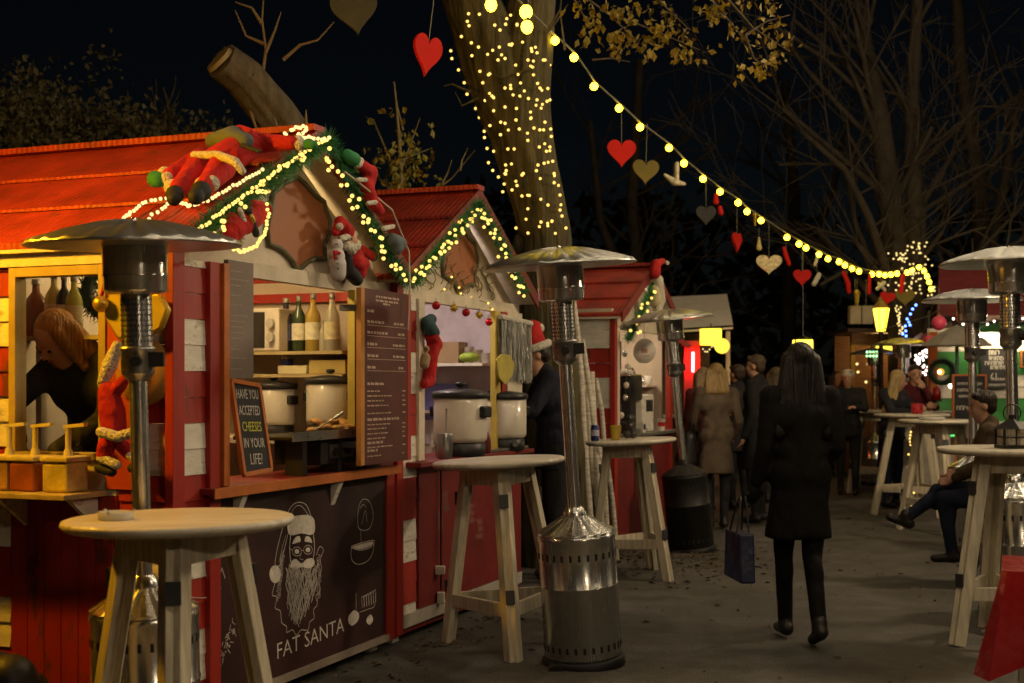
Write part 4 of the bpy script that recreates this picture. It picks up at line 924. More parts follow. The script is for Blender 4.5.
# things inside stall two
mb = MB(); mb.M = BM(2.78, -.62, 1.62); mb.box(-.16, .12, 0, .12, 0, .15); tag(mb.build('cardboard_box', pm('brown_box', (.30, .20, .11), .8)), 'brown box on the shelf of the middle stall', 'box')
mb = MB(); mb.M = BM(2.74, -.36, 1.66); mb.sph((0, 0, 0), (.10, .05, .035), 14, 8); tag(mb.build('lime_bag', pm('lime', (.30, .42, .05), .5)), 'lime green bag on the shelf of the middle stall', 'bag')
mb = MB(); mb.M = BM(2.9, -.75, 1.22); mb.box(-.2, .22, 0, .03, 0, .26); tag(mb.build('blue_crate', pm('crate_blue', (.18, .18, .5), .5)), 'blue lilac crate inside the middle stall', 'crate')
for k in range(6):
    t = thing('paper_cup_stack', 'stack of white paper cups on the middle stall inner shelf', 'cups', P(2.86, -.28 - .09 * k, 1.62), 'cup stacks on the middle stall shelf'); mb = MB()
    for j in range(2 + (k * 5) % 4): mb.lathe([(.03, j * .022), (.039, j * .022 + .05), (.041, j * .022 + .052)], 14)
    mb.build('cups', [WHITE, CREAM][k % 2], t, True)
for k in range(5):
    t = thing('spice_jar', 'jar with dark lid low inside the middle stall', 'jar', P(2.9, -.25 - .12 * k, 1.29), 'jars inside the middle stall'); MB().lathe([(.035, 0), (.04, .01), (.04, .10), (.03, .12)], 16).build('body', pm('jar_%d' % (k % 3), ((.35, .15, .04), (.5, .42, .25), (.2, .08, .05))[k % 3], .25), t, True); MB().lathe([(.033, .12), (.033, .14), (0, .14)], 14).build('lid', BLACK, t, True)
t = thing('jar_shelf', 'narrow shelf with jars inside the middle stall', 'shelf', P(2.9, -.6, 1.28)); sb('shelf_board', CREAM, t, 2.84, 2.95, -.95, -.18, 1.272, 1.289)
for n in (-.9, -.25): sb('upright', CREAM, t, 2.92, 2.945, n, n + .03, 1.03, 1.271)
# counter things of stall two
t = thing('serving_jug', 'dark steel jug with ladle beside the front kettle', 'jug', P(1.93, .05, 1.03)); MB().lathe([(.04, 0), (.048, .02), (.05, .13), (.046, .15)], 24).build('jug', STEELD, t, True)
mb = MB(); mb.tube([(.0, 0, .06), (.01, .01, .3)], .006, 6); mb.build('ladle', STEEL, t, True)
q = Fq(490, 428, .1); t = thing('sauce_bottle', 'tiny red topped sauce bottle between the kettles', 'bottle', P((q - FO).dot(FS) / FS.length_squared, .08, 1.029)); MB().lathe([(.02, 0), (.02, .08), (.008, .11), (.006, .14), (0, .14)], 14).build('body', pm('sauce_dark', (.10, .01, .01), .3), t, True)
t = thing('serving_tray', 'foil tray of snacks at the end of the middle stall counter', 'tray', P(2.62, .07, 1.03)); mb = MB(); sbox(mb, 2.40, 2.92, .01, .10, 1.029, 1.05); mb.build('tray', STEELD, t, bev=.006)
# stall three goods
def stk(label, px, py, D, mb_, mat, name, cat): pass
s3n = -.35
t = thing('coffee_machine', 'tall black coffee machine with steel lid on the third stall counter', 'coffee machine', P(5.12, -.1, 1.03))
sb('body', BLACK, t, 5.03, 5.17, -.25, -.02, 1.03, 1.50, bev=.01); sb('head', BLACK, t, 5.03, 5.33, -.25, -.02, 1.33, 1.55, bev=.015); sb('lid', STEEL, t, 5.04, 5.32, -.24, -.03, 1.551, 1.57, bev=.004); sb('drip_tray', STEELD, t, 5.07, 5.37, -.24, .02, 1.03, 1.07)
mb = MB(); mb.tube([P(5.07, -.1, 1.57), P(5.12, -.1, 1.62), P(5.23, -.1, 1.62), P(5.29, -.1, 1.57)], .012, 8); mb.build('handle', STEEL, t)
for k, (s, n) in enumerate(((4.97, -.16), (5.05, -.42), (5.13, -.44))):
    mb = MB(); base = P(s, n, 1.60); 
    for j in range(9): mb.lathe([(.036, j * .028), (.044, j * .028 + .034), (.046, j * .028 + .036)], 16, c=base - V((0, 0, .0)))
    tag(mb.build('cup_stack', pm('cup_blue', (.05, .06, .28), .45, var=.3)), ['stack of blue paper cups nearest the corner post of the third stall', 'stack of blue paper cups, middle one of three', 'stack of blue paper cups furthest inside the third stall'][k], 'cups', 'blue cup stacks')
t = thing('cup_rack', 'small rack that holds the blue cups above the third counter', 'rack', P(5.07, -.3, 1.59)); sb('rack_board', WHITE, t, 4.91, 5.22, -.5, -.08, 1.575, 1.598)
for s in (4.92, 5.19): sb('rack_leg', WHITE, t, s, s + .02, -.49, -.47, 1.03, 1.575)
q = Fq(644, 351, .03); PZ = (FNu * .45 + V((0, -1, 0))).normalized(); PX = FU.cross(PZ).normalized(); mb = MB(); mb.M = axes(q, PX, FU, PZ); mb.lathe([(0, 0), (.115, 0), (.115, .01), (0, .012)], 32); rs = mb.build('round_plate_sign', pm('plate_white', (.68, .62, .52), .5)); tag(rs, 'white oval plate sign hanging in the third stall opening', 'sign')
mb = MB(); mb.M = axes(q, PX, FU, PZ); mb.box(-.03, .03, -.02, .02, .0122, .0128); mb.box(-.045, .045, -.05, -.042, .0122, .0128); mb.build('plate_print', pm('plate_print', (.4, .2, .15), .6), rs)
mb = MB(); mb.M = axes(q, PX, FU, PZ); mb.tube([(0, .11, .005), (0, .27, .005)], .003, 5); mb.build('plate_cord', WIRE, rs)
rr = random.Random(17)
for k in range(12):
    s = 4.82 + k * .1; t = thing('mug', ['white', 'grey', 'cream'][k % 3] + ' mug number on the back shelf', 'mug', P(5.93, -.25 - .09 * k, 1.471), 'mugs on the inner shelf of the third stall'); t['label'] = 'small pale mug in the row on the inner shelf of the third stall'
    MB().lathe([(.03, 0), (.035, .005), (.037, .09), (.033, .09), (.032, .01), (0, .01)], 16).build('cup', [WHITE, STEEL, CREAM][k % 3], t, True)
    mb = MB(); mb.tube([(.036, 0, .07), (.058, 0, .06), (.058, 0, .035), (.036, 0, .022)], .005, 6); mb.build('handle', [WHITE, STEEL, CREAM][k % 3], t, True)
t = thing('espresso_grinder', 'white and black box machine on the right of the third counter', 'coffee grinder', P(5.4, -.1, 1.03)); sb('body', WHITE, t, 5.32, 5.62, -.3, -.02, 1.03, 1.38, bev=.01); sb('front', BLACK, t, 5.42, 5.58, -.019, -.01, 1.22, 1.33)
t = thing('napkin_box', 'low white box beside the coffee machine', 'box', P(5.25, 0, 1.03)); sb('box', WHITE, t, 5.22, 5.30, -.1, .04, 1.03, 1.14); sb('slot', BLACK, t, 5.235, 5.285, .041, .043, 1.06, 1.11)
t = thing('paper_cup', 'paper cup with red band at the end of the third stall counter', 'cup', P(5.75, .02, 1.03)); MB().lathe([(.03, 0), (.04, .11), (.042, .112)], 18).build('cup', pm('paper_white', (.66, .6, .5), .6), t, True); MB().lathe([(.0345, .04), (.0385, .08)], 18).build('band', SUIT, t, True)
for k in range(7):
    t = thing('syrup_bottle', 'dark syrup bottle in the row beneath the mug shelf of the third stall', 'bottle', P(5.95, -.3 - .14 * k, 1.03), 'syrup bottles in the third stall'); cc = ((.05, .02, .01), (.02, .03, .015), (.12, .05, .01))[k % 3]
    MB().lathe([(.034, 0), (.036, .01), (.036, .17), (.014, .21), (.013, .27), (0, .27)], 16).build('body', pm('syrup%d' % (k % 3), cc, .2), t, True); MB().lathe([(.0365, .05), (.0365, .13)], 16).build('paper_label', pm('syrup_label', (.5, .42, .3), .7, var=.4, sc=40), t, True)
# ornaments piled in the third opening, silver
for k in range(5):
    q = Fq(621 + rr.uniform(0, 7), 352 + k * 16 + rr.uniform(-3, 3), .02); t = thing('hanging_ornament', 'small pale ornament hanging on the front post of the third stall', 'ornament', q, 'pale ornaments on the post of the third stall'); MB().sph((0, 0, 0), (.026, .02, .03), 12, 8).build('ornament', [STEEL, FUR, CREAM][k % 3], t, True)
    mb = MB(); mb.tube([(0, 0, .035), (0, 0, .09)], .002, 4); mb.build('cord', WIRE, t, True)
# ------------------------------------------------------------------ festoon with yellow bulbs from the lit tree to the far tree
def dep(x): return 6.4 + (x - 490) / (931 - 490) * 6.3
fb = [(555, 41), (574, 58), (594, 87), (619, 109), (640, 128), (669, 149), (684, 164.5), (703, 180), (720, 193), (738, 204), (747, 213), (761, 222), (787, 239), (799, 245.5), (806, 249.5), (819, 256), (828, 260.5), (839, 263.5), (845, 267), (852, 270.4), (859, 273), (872, 276), (879, 276), (885, 277), (891, 276.5), (897, 275.5), (907, 274.5), (912, 272), (919, 269), (924, 273), (927, 278.5), (929, 284), (931, 291)]
cordp = [at(470, -40, 6.1), at(512, -6, 6.6), at(543, 24, 7.1)] + [at(x + 1, y - 5, dep(x)) for x, y in fb]
fest = bulb_string('festoon_lights', 'long cord of big yellow bulbs sagging from the lit trunk to the far tree', [at(x, y - 4, dep(x)) for x, y in fb], None, .034, E_BULB, cordr=.008, drop=.03, cordpts=cordp)
for i, (x, y, r, lab) in enumerate(((491, 5, .042, 'big yellow bulb lantern at the top of the lit trunk, left one'), (526, 12, .045, 'big yellow bulb at the fork of the lit trunk, upper of two'), (527, 27, .042, 'big yellow bulb at the fork of the lit trunk, lower of two'))):
    t = thing('hanging_bulb', lab, 'lamp', at(x, y, 6.5), 'big bulbs at the fork of the lit trunk'); MB().sph((0, 0, 0), (r, r, r * 1.15), 14, 10).build('bulb', E_BULB, t, True); MB().cyl((0, 0, r), (0, 0, r + .05), r * .5, r * .4, 10).build('socket', BLACK, t, True)
# ornaments hanging from the cord
def heart_mesh(w, h, th):
    pts = []
    for k in range(40):
        a = 2 * math.pi * k / 40; x = 16 * math.sin(a) ** 3; y = 13 * math.cos(a) - 5 * math.cos(2 * a) - 2 * math.cos(3 * a) - math.cos(4 * a); pts.append(V((x / 32 * w, 0, (y + 2.5) / 29 * h)))
    return pts
RH = pm('heart_red', (.50, .014, .008), .7, var=.12, spec=.15); OH = pm('heart_olive', (.15, .115, .02), .6, var=.2, spec=.2); GH = pm('heart_grey', (.045, .043, .026), .7, var=.3, spec=.1); MH_ = pm('heart_mosaic', (.55, .45, .18), .35, var=.7, sc=40)
def heart(label, x, y, wpx, hpx, D, mat, rz=0, lean=0, thr=28):
    s = D / 900.0; t = thing('hanging_heart', label, 'heart ornament', Matrix.Translation(at(x, y, D)) @ Matrix.Rotation(R(rz), 4, 'Z') @ Matrix.Rotation(R(lean), 4, 'Y'), 'hearts hanging from the light cord')
    mb = MB(); w, h = wpx * s / max(.35, math.cos(R(rz))), hpx * s; mb.prism([p - V((0, .012, 0)) for p in heart_mesh(w, h, 0)], (0, .024, 0)); mb.build('heart', mat, t, True, bev=.006)
    mb = MB(); mb.tube([(0, 0, h * .36), (0, 0, h * .36 + thr * s)], .0025, 5); mb.build('thread', WIRE, t, True)
heart('large red heart hanging left of the lit trunk, turned aside', 427, 56, 26, 42, 5.4, RH, 38, 8, 60)
heart('big dull grey green heart at the top edge above the first stall', 355, 13, 47, 46, 5.0, GH, 8, -8, 10)
heart('red heart at the left of the cord, beside the olive one', 621.5, 154, 29, 28, 7.9, RH, 8, 0, 40)
heart('olive gold heart next to the white bird ornament', 645.5, 172.5, 27, 25, 8.2, OH, 8, 2, 40)
heart('faint dark heart below the middle of the cord', 706, 216, 20, 20, 9.5, pm('heart_dark', (.03, .03, .028), .7), 0, 0, 30)
heart('narrow red heart turned almost edge on', 737, 242.5, 11, 19, 9.6, RH, 55, 0, 36)
heart('gold and white mosaic heart below the cord', 769, 265, 26, 20, 10.1, MH_, 0, 0, 36)
heart('bright red heart left of the small white bow', 802, 278, 18, 17, 10.6, RH, 0, 0, 30)
heart('red heart next to the street lantern', 887.5, 298.5, 15, 13, 11.8, RH, 0, 8, 20)
heart('olive heart overlapping the lit far tree', 905, 298, 20, 16, 12.0, OH, 0, 0, 20)
def charm(label, cat, x, y, D, shapes, thr=14, name='hanging_charm'):
    s = D / 900.0; t = thing(name, label, cat, at(x, y, D), 'small charms hanging from the light cord')
    for i, (nm, mat, caps) in enumerate(shapes):
        mb = MB()
        for c in caps: mb.cap(V((c[0], 0, -c[1])) * s, V((c[3], 0, -c[4])) * s, c[2] * s, c[5] * s, 10)
        mb.build(nm, mat, t, True)
    mb = MB(); mb.tube([(0, 0, 0), (0, 0, thr * s)], .0025, 5); mb.build('thread', WIRE, t, True)
PALE = pm('charm_pale', (.62, .55, .35), .4, var=.4, sc=30)
charm('white and gold bird ornament with raised wing', 'ornament', 674, 178, 8.6, [('bird_body', PALE, [(-9, -3, 1.5, 0, 4, 4), (0, 4, 4, 10, 6, 1.8)]), ('wing', PALE, [(3, 2, 2, 3, -14, 2.4)])])
charm('red double bell charm under the middle of the cord', 'ornament', 718, 202, 9.2, [('upper_bell', RH, [(-2, -7, 2, -2, 0, 3)]), ('lower_bell', RH, [(2, 6, 2.4, 3, 11, 2.6)])])
charm('thin gold drop charm right of the narrow red heart', 'ornament', 759, 242, 9.9, [('drop', MH_, [(0, -4, 1, 0, 6, 3)])])
charm('small gold cone charm below the bulbs', 'ornament', 755, 219, 9.8, [('cone', GOLD, [(0, -4, 2.4, 0, 6, 1)])], 8)
charm('red ribbon charm between the mosaic and the bright red heart', 'ornament', 786, 256, 10.2, [('ribbon_loop', RH, [(-2, -8, 1.6, 0, 0, 2.6), (0, 0, 2.6, 3, 8, 2)])])
charm('small white bow charm right of the bright red heart', 'ornament', 817, 279, 10.8, [('bow', FUR, [(-3, 5, 2.6, 2, -4, 2.6)])])
charm('tiny white bow charm close under the cord', 'ornament', 816, 262, 10.8, [('bow', PALE, [(-1, 3, 1.6, 1, -3, 1.6)])], 8)
charm('red stocking pair charm left of the street lantern', 'ornament', 847, 283, 11.2, [('ribbon_loop', RH, [(-3, -10, 2, 1, 0, 2.6), (1, 0, 2.6, 2, 9, 2)])], 12)
charm('red stocking charm above the street lantern', 'ornament', 869, 285, 11.6, [('ribbon_loop', RH, [(1, -10, 1.6, 0, 8, 1.8)])], 10)
charm('red stocking charm in front of the lit far tree', 'ornament', 901, 284, 12, [('ribbon_loop', RH, [(2, -8, 2, 0, 8, 2.4)])], 10)
charm('white flower charm above the street lantern', 'ornament', 881, 286, 11.9, [('flower', FUR, [(-4, 3, 1.8, 3, -3, 2.2), (-2, -2, 1.8, 4, 4, 1.6)])], 8)
charm('yellow cone charm above the pale hanging boxes', 'ornament', 857, 297, 11.6, [('cone', GOLD, [(0, -4, 3.2, 0, 8, 1.2)])], 18)
for i, (x, wpx) in enumerate(((855, 12), (866, 12))):
    s = 11.8 / 900.0; t = thing('paper_lantern', ['pale beige paper box lantern, left one of the hanging pair', 'pale beige paper box lantern, right one of the hanging pair'][i], 'paper lantern', at(x, 315, 11.8), 'paper box lanterns')
    MB().box(-wpx / 2 * s, wpx / 2 * s, -.06, .06, -9 * s, 9 * s).build('box', pm('paper_beige', (.30, .25, .17), .8), t, True); mb = MB(); mb.tube([(0, 0, 9 * s), (0, 0, 36 * s)], .003, 5); mb.build('cord', WIRE, t, True)

# ------------------------------------------------------------------ trees
def limb(mb, p, d, r, L, depth, rr, tips, wig=.28, kids_=(2, 3), up=.15, shrink=.66, rmin=.003):
    n = 5; pts = [V(p)]; rs = [r]; d = V(d).normalized(); allp = []
    for k in range(n):
        d = (d + V((rr.gauss(0, wig), rr.gauss(0, wig), rr.gauss(0, wig * .7) + up)) * .4).normalized(); pts.append(pts[-1] + d * L / n); rs.append(max(rmin, r * (1 - .45 * (k + 1) / n)))
    mb.tube(pts, rs, 6 if r < .03 else 9, cap=True)
    if depth == 0: tips.append((pts[-1], d)); tips.append((pts[-3], d)); return
    for j in range(rr.randint(*kids_)):
        k = rr.randint(2, n); a = d.orthogonal().normalized(); a = Matrix.Rotation(rr.random() * 6.28, 3, d) @ a
        limb(mb, pts[k], (d + a * rr.uniform(.5, 1.1)).normalized(), rs[k] * .68, L * rr.uniform(shrink - .12, shrink + .12), depth - 1, rr, tips, wig, kids_, up, shrink, rmin)
def leaves(mb, c, n, spread, size, rr, hang=.5):
    for i in range(n):
        p = V(c) + V((rr.gauss(0, spread), rr.gauss(0, spread), rr.gauss(0, spread))); a = V((rr.gauss(0, 1), rr.gauss(0, 1), rr.gauss(0, 1) - hang)).normalized(); b = a.orthogonal().normalized(); b = Matrix.Rotation(rr.random() * 6.28, 3, a) @ b; s = size * rr.uniform(.6, 1.3)
        m = p + a * s * .5 + a.cross(b) * s * .12
        mb.add([p, m + b * s * .32, p + a * s, m - b * s * .32], [(0, 1, 2), (0, 2, 3)])
def leaf_part(name, par, tips, n, spread, size, rr, mats, hang=.5):
    mb = MB()
    for p, d in tips: mb.m = rr.randrange(len(mats)); leaves(mb, p, n, spread, size, rr, hang)
    return mb.build(name, mats, par)
# the lit tree behind the stalls
DT = 7.4; sT = DT / 900.0
tr = thing('tree', 'thick tree trunk wound with warm fairy lights behind the middle stall', 'tree', gx(548, DT))
TP = [(552, 565, 42), (549, 400, 33), (546, 300, 29), (545, 240, 27), (538, 200, 29), (526, 150, 33), (516, 100, 36), (509, 62, 41)]
from mathutils import noise as MN
def bark_tube(mb, pts, rs, n=72, rows=12, amp=.09, seed=0):
    """trunk with deep upright ridges, knots and bulges"""
    P_, R_ = [], []
    for k in range(len(pts) - 1):
        for q in range(rows): P_.append(pts[k].lerp(pts[k + 1], q / rows)); R_.append(rs[k] + (rs[k + 1] - rs[k]) * q / rows)
    P_.append(pts[-1]); R_.append(rs[-1]); vs = []; x = V((1, 0, 0)); acc = 0
    for i, p in enumerate(P_):
        t = (P_[min(i + 1, len(P_) - 1)] - P_[max(0, i - 1)]).normalized(); x = (x - t * x.dot(t)).normalized(); y = t.cross(x); acc += (P_[i] - P_[i - 1]).length if i else 0
        for j in range(n):
            a = 2 * math.pi * j / n; c, s = math.cos(a), math.sin(a)
            f = MN.noise(V((c * 5.5 + seed, s * 5.5, acc * 1.1))) * 1.0 + abs(MN.noise(V((c * 9, s * 9 + seed, acc * 2.2)))) * -.9 + MN.noise(V((c * 1.4, s * 1.4, acc * 1.7 + seed))) * .9
            vs.append(p + (x * c + y * s) * R_[i] * (1 + amp * f))
    m = len(P_); mb.add(vs, [(i * n + j, i * n + (j + 1) % n, (i + 1) * n + (j + 1) % n, (i + 1) * n + j) for i in range(m - 1) for j in range(n)], True); mb.add(vs[-n:], [tuple(range(n))])
mb = MB(); pts = [at(x, y, DT) for x, y, r in TP]; rs = [r * sT * .93 for x, y, r in TP]; rs[-1] *= .55; bark_tube(mb, pts, rs)
bark_tube(mb, [at(527, 170, DT), at(511, 110, DT), at(491, 50, DT), at(468, -8, DT), at(440, -70, DT)], [18 * sT, 34 * sT, 33 * sT, 28 * sT, 22 * sT], seed=4)
bark_tube(mb, [at(528, 170, DT), at(520, 110, DT), at(525, 50, DT), at(533, -10, DT), at(548, -90, DT)], [18 * sT, 32 * sT, 28 * sT, 23 * sT, 18 * sT], seed=9)
rr = random.Random(2)
for k in range(9):
    y = rr.uniform(60, 420); x = 545 - max(0, (240 - y)) * .17; a = rr.choice((-1, 1)) * rr.uniform(.6, 1.0); mb.sph(at(x + 24 * a, y, DT), (.08 * rr.uniform(.6, 1.3), .08, .10), 10, 8)
for pth in (((470, 92), (452, 84), (444, 86)), ((478, 98), (462, 106), (455, 92)), ((548, 30), (560, 10), (562, -8)), ((545, 36), (556, 22), (568, 4)), ((530, 70), (500, 78), (490, 72))):
    mb.tube([at(x, y, DT - .25) for x, y in pth], [.012, .008, .004], 6)
mb.build('trunk', BARK, tr)
mb = MB(); mb.tube([at(548, -60, DT), at(610, -75, 6.9), at(690, -70, 6.7), at(770, -55, 6.6)], [.09, .06, .045, .02], 10); mb.build('upper_limb', BARKP, tr)
# leafy sprays that hang into the picture at the top
cl = [(585, 22), (590, 35), (612, 14), (622, 30), (632, 22), (640, 38), (628, 8), (648, 16), (655, 40), (664, 30), (672, 26), (680, 45), (690, 35), (694, 50), (645, 42), (618, 40), (606, 30), (676, 8), (700, 2), (716, 4), (726, 12), (712, 16), (738, 26), (748, 40), (765, 36), (780, 24), (786, 50), (757, 66), (752, 68), (770, 55), (770, 2), (745, 4), (576, 8), (625, 46), (600, 20)]
mb = MB(); mb2 = MB()
for x, y in cl:
    D = 6.6 + rr.uniform(-.3, .3)
    for q in range(3): mb.m = rr.randrange(2); leaves(mb, at(x + rr.gauss(0, 6), y + rr.gauss(0, 6), D), 5, .028, .062, rr, 1.0)
for a, b in (((560, -30), (592, 30)), ((575, -10), (640, 44)), ((600, 10), (700, 50)), ((640, -20), (690, 30)), ((680, -30), (745, 40)), ((745, 35), (790, 15)), ((745, 35), (765, 66)), ((720, -10), (790, 52)), ((565, 50), (560, 10)), ((592, 60), (630, 62))):
    p0, p1 = at(*a, 6.6), at(*b, 6.6); mid = p0.lerp(p1, .5) + V((0, rr.uniform(-.1, .1), rr.uniform(-.06, .04))); mb2.tube([p0, mid, p1], [.009, .006, .003], 6)
mb2.build('twig', BARKP, tr); mb.build('leaves', [LEAFY, LEAFY], tr)
# lights wound on the trunk
def trunk_pt(x, y):
    for (x0, y0, r0), (x1, y1, r1) in zip(TP, TP[1:]):
        if y1 <= y <= y0:
            f = (y - y0) / (y1 - y0); c = x0 + (x1 - x0) * f; r = r0 + (r1 - r0) * f; break
    else: c = 509 + (62 - y) * -.18; r = 50
    dx = max(-1, min(1, (x - c) / r)); return at(x, y, DT - (.05 + math.sqrt(max(.0, 1 - dx * dx)) * r * sT) / K)
def c_t(x, y): return (420 + x / 3.504, y / 3.504)
raw = [(170, 48), (166, 75), (172, 90), (208, 50), (180, 150), (145, 128), (108, 178), (112, 205), (182, 195), (205, 165), (210, 250), (168, 240), (155, 290), (165, 330), (135, 245), (240, 262), (200, 345), (228, 352), (258, 342), (195, 380), (215, 380), (208, 412), (230, 440), (245, 440), (258, 388), (283, 428), (298, 432), (225, 460), (226, 482), (282, 472), (235, 520), (258, 530), (308, 522), (330, 522), (300, 578), (240, 570), (255, 597), (275, 620), (302, 598), (295, 645), (290, 672), (262, 88), (300, 85), (340, 85), (320, 158), (278, 165), (298, 205), (335, 228), (318, 310), (220, 290), (245, 258), (380, 345), (410, 350), (445, 355), (455, 350), (412, 292), (398, 262), (390, 170), (410, 185), (432, 210), (455, 228), (395, 235), (448, 310), (338, 380), (298, 375), (348, 452), (388, 415), (378, 492), (418, 515), (438, 428), (458, 452), (460, 478), (455, 515), (443, 530), (435, 572), (465, 565), (470, 608), (362, 608), (408, 598), (470, 640), (340, 650), (300, 610), (392, 180), (420, 455), (433, 455)]
tl = [trunk_pt(*c_t(x, y)) for x, y in raw]
tl1 = tl[:46]; tl2 = tl[46:] + [trunk_pt(x, y) for x, y in ((498, 60), (512, 44), (520, 96), (534, 128), (505, 88), (492, 96), (540, 88), (528, 60), (500, 30), (545, 60), (516, 120), (538, 165), (522, 175), (548, 205), (522, 196), (560, 210), (516, 228), (528, 233), (541, 222), (552, 221), (562, 216), (566, 228), (512, 190), (560, 195))]
fairy('warm fairy lights on the left side of the thick trunk', tl1, .0125, E_LED, 'fairy lights wound on the thick trunk', .0018)
fairy('warm fairy lights on the right side and middle of the thick trunk', tl2, .0125, E_LED, 'fairy lights wound on the thick trunk', .0018)
r3 = random.Random(91); tl3 = [trunk_pt(x_, y_) for x_, y_ in sorted([((lambda yy: 545 - max(0, 240 - yy) * .19 + r3.uniform(-28, 28))(yy), yy) for yy in [r3.uniform(5, 235) for k in range(46)]], key=lambda q: q[1])]
fairy('third warm fairy light string wound all round the thick trunk', tl3, .0115, E_LED, 'fairy lights wound on the thick trunk', .0018)
# sawn limb behind stall one
ct = thing('tree', 'sawn off leaning trunk with a few shoots behind the first stall roof', 'tree', gx(330, 7.6)); mb = MB(); s = 7.6 / 900.0
mb.tube([at(335, 560, 7.6), at(330, 300, 7.6), at(308, 165, 7.4)], [24 * s, 22 * s, 21 * s], 18); bark_tube(mb, [at(308, 165, 7.4), at(275, 115, 7.2), at(243, 78, 7.1), at(221, 61, 7.0)], [21 * s, 20 * s, 20 * s, 18 * s], 48, 14, .13, 3); mb.build('trunk', BARKP, ct)
mb = MB(); mb.cyl(at(221, 61, 7.0), at(218, 58, 6.99), 15.5 * s, 14 * s, 18); mb.build('cut_face', pm('cut_wood', (.30, .24, .14), .8, var=.3), ct)
mb = MB(); rr = random.Random(11)
for path in (((262, 78), (266, 50), (262, 20), (264, -10)), ((266, 52), (275, 30), (281, 12)), ((264, 44), (246, 36), (235, 10)), ((262, 24), (252, 8), (235, 2)), ((283, 60), (300, 45), (318, 40), (334, 22)), ((250, 110), (256, 128), (262, 132)), ((306, 125), (306, 110)), ((278, 132), (275, 118))):
    mb.tube([at(x, y, 7.1) for x, y in path], [.016 - .012 * k / (len(path) - 1) for k in range(len(path))], 6)
mb.build('shoot', pm('shoot_bark', (.2, .14, .07), .8), ct)
# sapling between the roofs
sp = thing('tree', 'young tree with yellow leaves between the first and second roof', 'tree', gx(405, 8.3)); rr = random.Random(6); mb = MB()
br = (((412, 570), (408, 300), (402, 200), (400, 150), (397, 110), (394, 82)), ((402, 190), (386, 150), (374, 122), (366, 117)), ((401, 170), (412, 140), (420, 118)), ((402, 160), (416, 154), (432, 148)), ((405, 205), (430, 195), (452, 178), (475, 150)), ((440, 188), (448, 172), (452, 160)), ((403, 130), (396, 100)), ((402, 200), (380, 180), (372, 160)), ((425, 196), (440, 190), (458, 186)), ((460, 170), (462, 160), (468, 148)))
for b in br: mb.tube([at(x, y, 8.3 + rr.uniform(-.1, .1)) for x, y in b], [(.03 if b is br[0] else .012) * (1 - .75 * k / (len(b) - 1)) for k in range(len(b))], 6)
mb.build('trunk', pm('sapling_bark', (.22, .18, .09), .8), sp)
mb = MB()
for k in range(90):
    x, y = rr.gauss(404, 15), rr.gauss(166, 24)
    if y < 108: continue
    mb.m = rr.randrange(2); leaves(mb, at(x, y, 8.3 + rr.uniform(-.25, .25)), 3, .03, .075, rr, .8)
for x, y in ((367, 118), (410, 136), (432, 150), (442, 185), (436, 176)): leaves(mb, at(x, y, 8.3), 3, .012, .07, rr, .8)
mb.build('leaves', [LEAFY, pm('leaf_yellow_green', (.20, .19, .03), .6, var=.6)], sp)
# dull leafy trees above the roof at the far left
for i, (x0, yy, D, lab) in enumerate(((30, 120, 10.5, 'dim leafy tree behind the first roof at the left edge of the photo'), (140, 135, 11.0, 'dim leafy tree behind the first roof, next to the sawn trunk'))):
    rr = random.Random(40 + i); t = thing('tree', lab, 'tree', gx(x0, D), 'dim leafy trees behind the first stall'); mb = MB(); tips = []
    mb.tube([gx(x0, D), at(x0, 300, D), at(x0, 200, D)], [.14, .12, .1], 10)
    for k in range(5): limb(mb, at(x0, 210 - 6 * k, D), (rr.uniform(-.9, .9), rr.uniform(-.5, .5), .8), .05, .9, 2, rr, tips, .3, (2, 3), .1)
    mb.build('trunk', BARK, t); m2 = MB()
    for k in range(120):
        x = x0 + rr.gauss(0, 42); y = yy + 35 * (1 if i else .9) - abs(rr.gauss(0, 34 if i == 0 else 24)) + abs(x - x0) * .2
        leaves(m2, at(x, y, D + rr.gauss(0, .4)), 46, .14, .085, rr, .3)
    m2.build('crown', LEAFD, t)
# bare trees
def bare(label, x, D, trunks, seed, group='bare trees in the dark', depth=4, mat=BARKD):
    rr = random.Random(seed); t = thing('tree', label, 'tree', gx(x, D), group); mb = MB(); tw = MB(); tips = []
    for pth, r in trunks:
        pts = [at(px, py, D + dd) for px, py, dd in pth]; k = len(pts); mb.tube(pts, [r * (1 - .6 * i / (k - 1)) * 1.25 for i in range(k)], 10)
        for i in range(1, k):
            for q in range(3):
                p = pts[i - 1].lerp(pts[i], rr.random()); d = V((rr.uniform(-1, 1), rr.uniform(-.5, .3), rr.uniform(.3, .9))); limb(tw, p, d, r * .35 * (1 - .5 * i / k), rr.uniform(1.0, 2.2), depth - 1, rr, tips, .22, (2, 3), .08, .62, .004)
    mb.build('trunk', mat, t); tw.build('branches', BARKD, t); return t
bare('bare two stemmed tree rising behind the far end of the light cord', 905, 13.6, [(((905, 470, 0), (903, 330, 0), (896, 260, 0), (888, 180, 0), (880, 120, 0), (868, 60, .3), (850, -30, .3)), .20), (((908, 400, 0), (914, 320, 0), (916, 240, 0), (913, 170, 0), (912, 90, .2), (920, -40, .2)), .16), (((903, 330, 0), (884, 262, -.2), (868, 215, -.3), (845, 170, -.4), (800, 130, -.5)), .07), (((900, 300, 0), (870, 272, -.2), (850, 268, -.2), (820, 285, -.4)), .05)], 3)
bare('bare tree far behind the row of stalls, left of the cord', 640, 17, [(((640, 460, 0), (640, 300, 0), (632, 200, 0), (640, 60, 0)), .15), (((640, 330, 0), (600, 220, 0), (590, 120, 0)), .09)], 5)
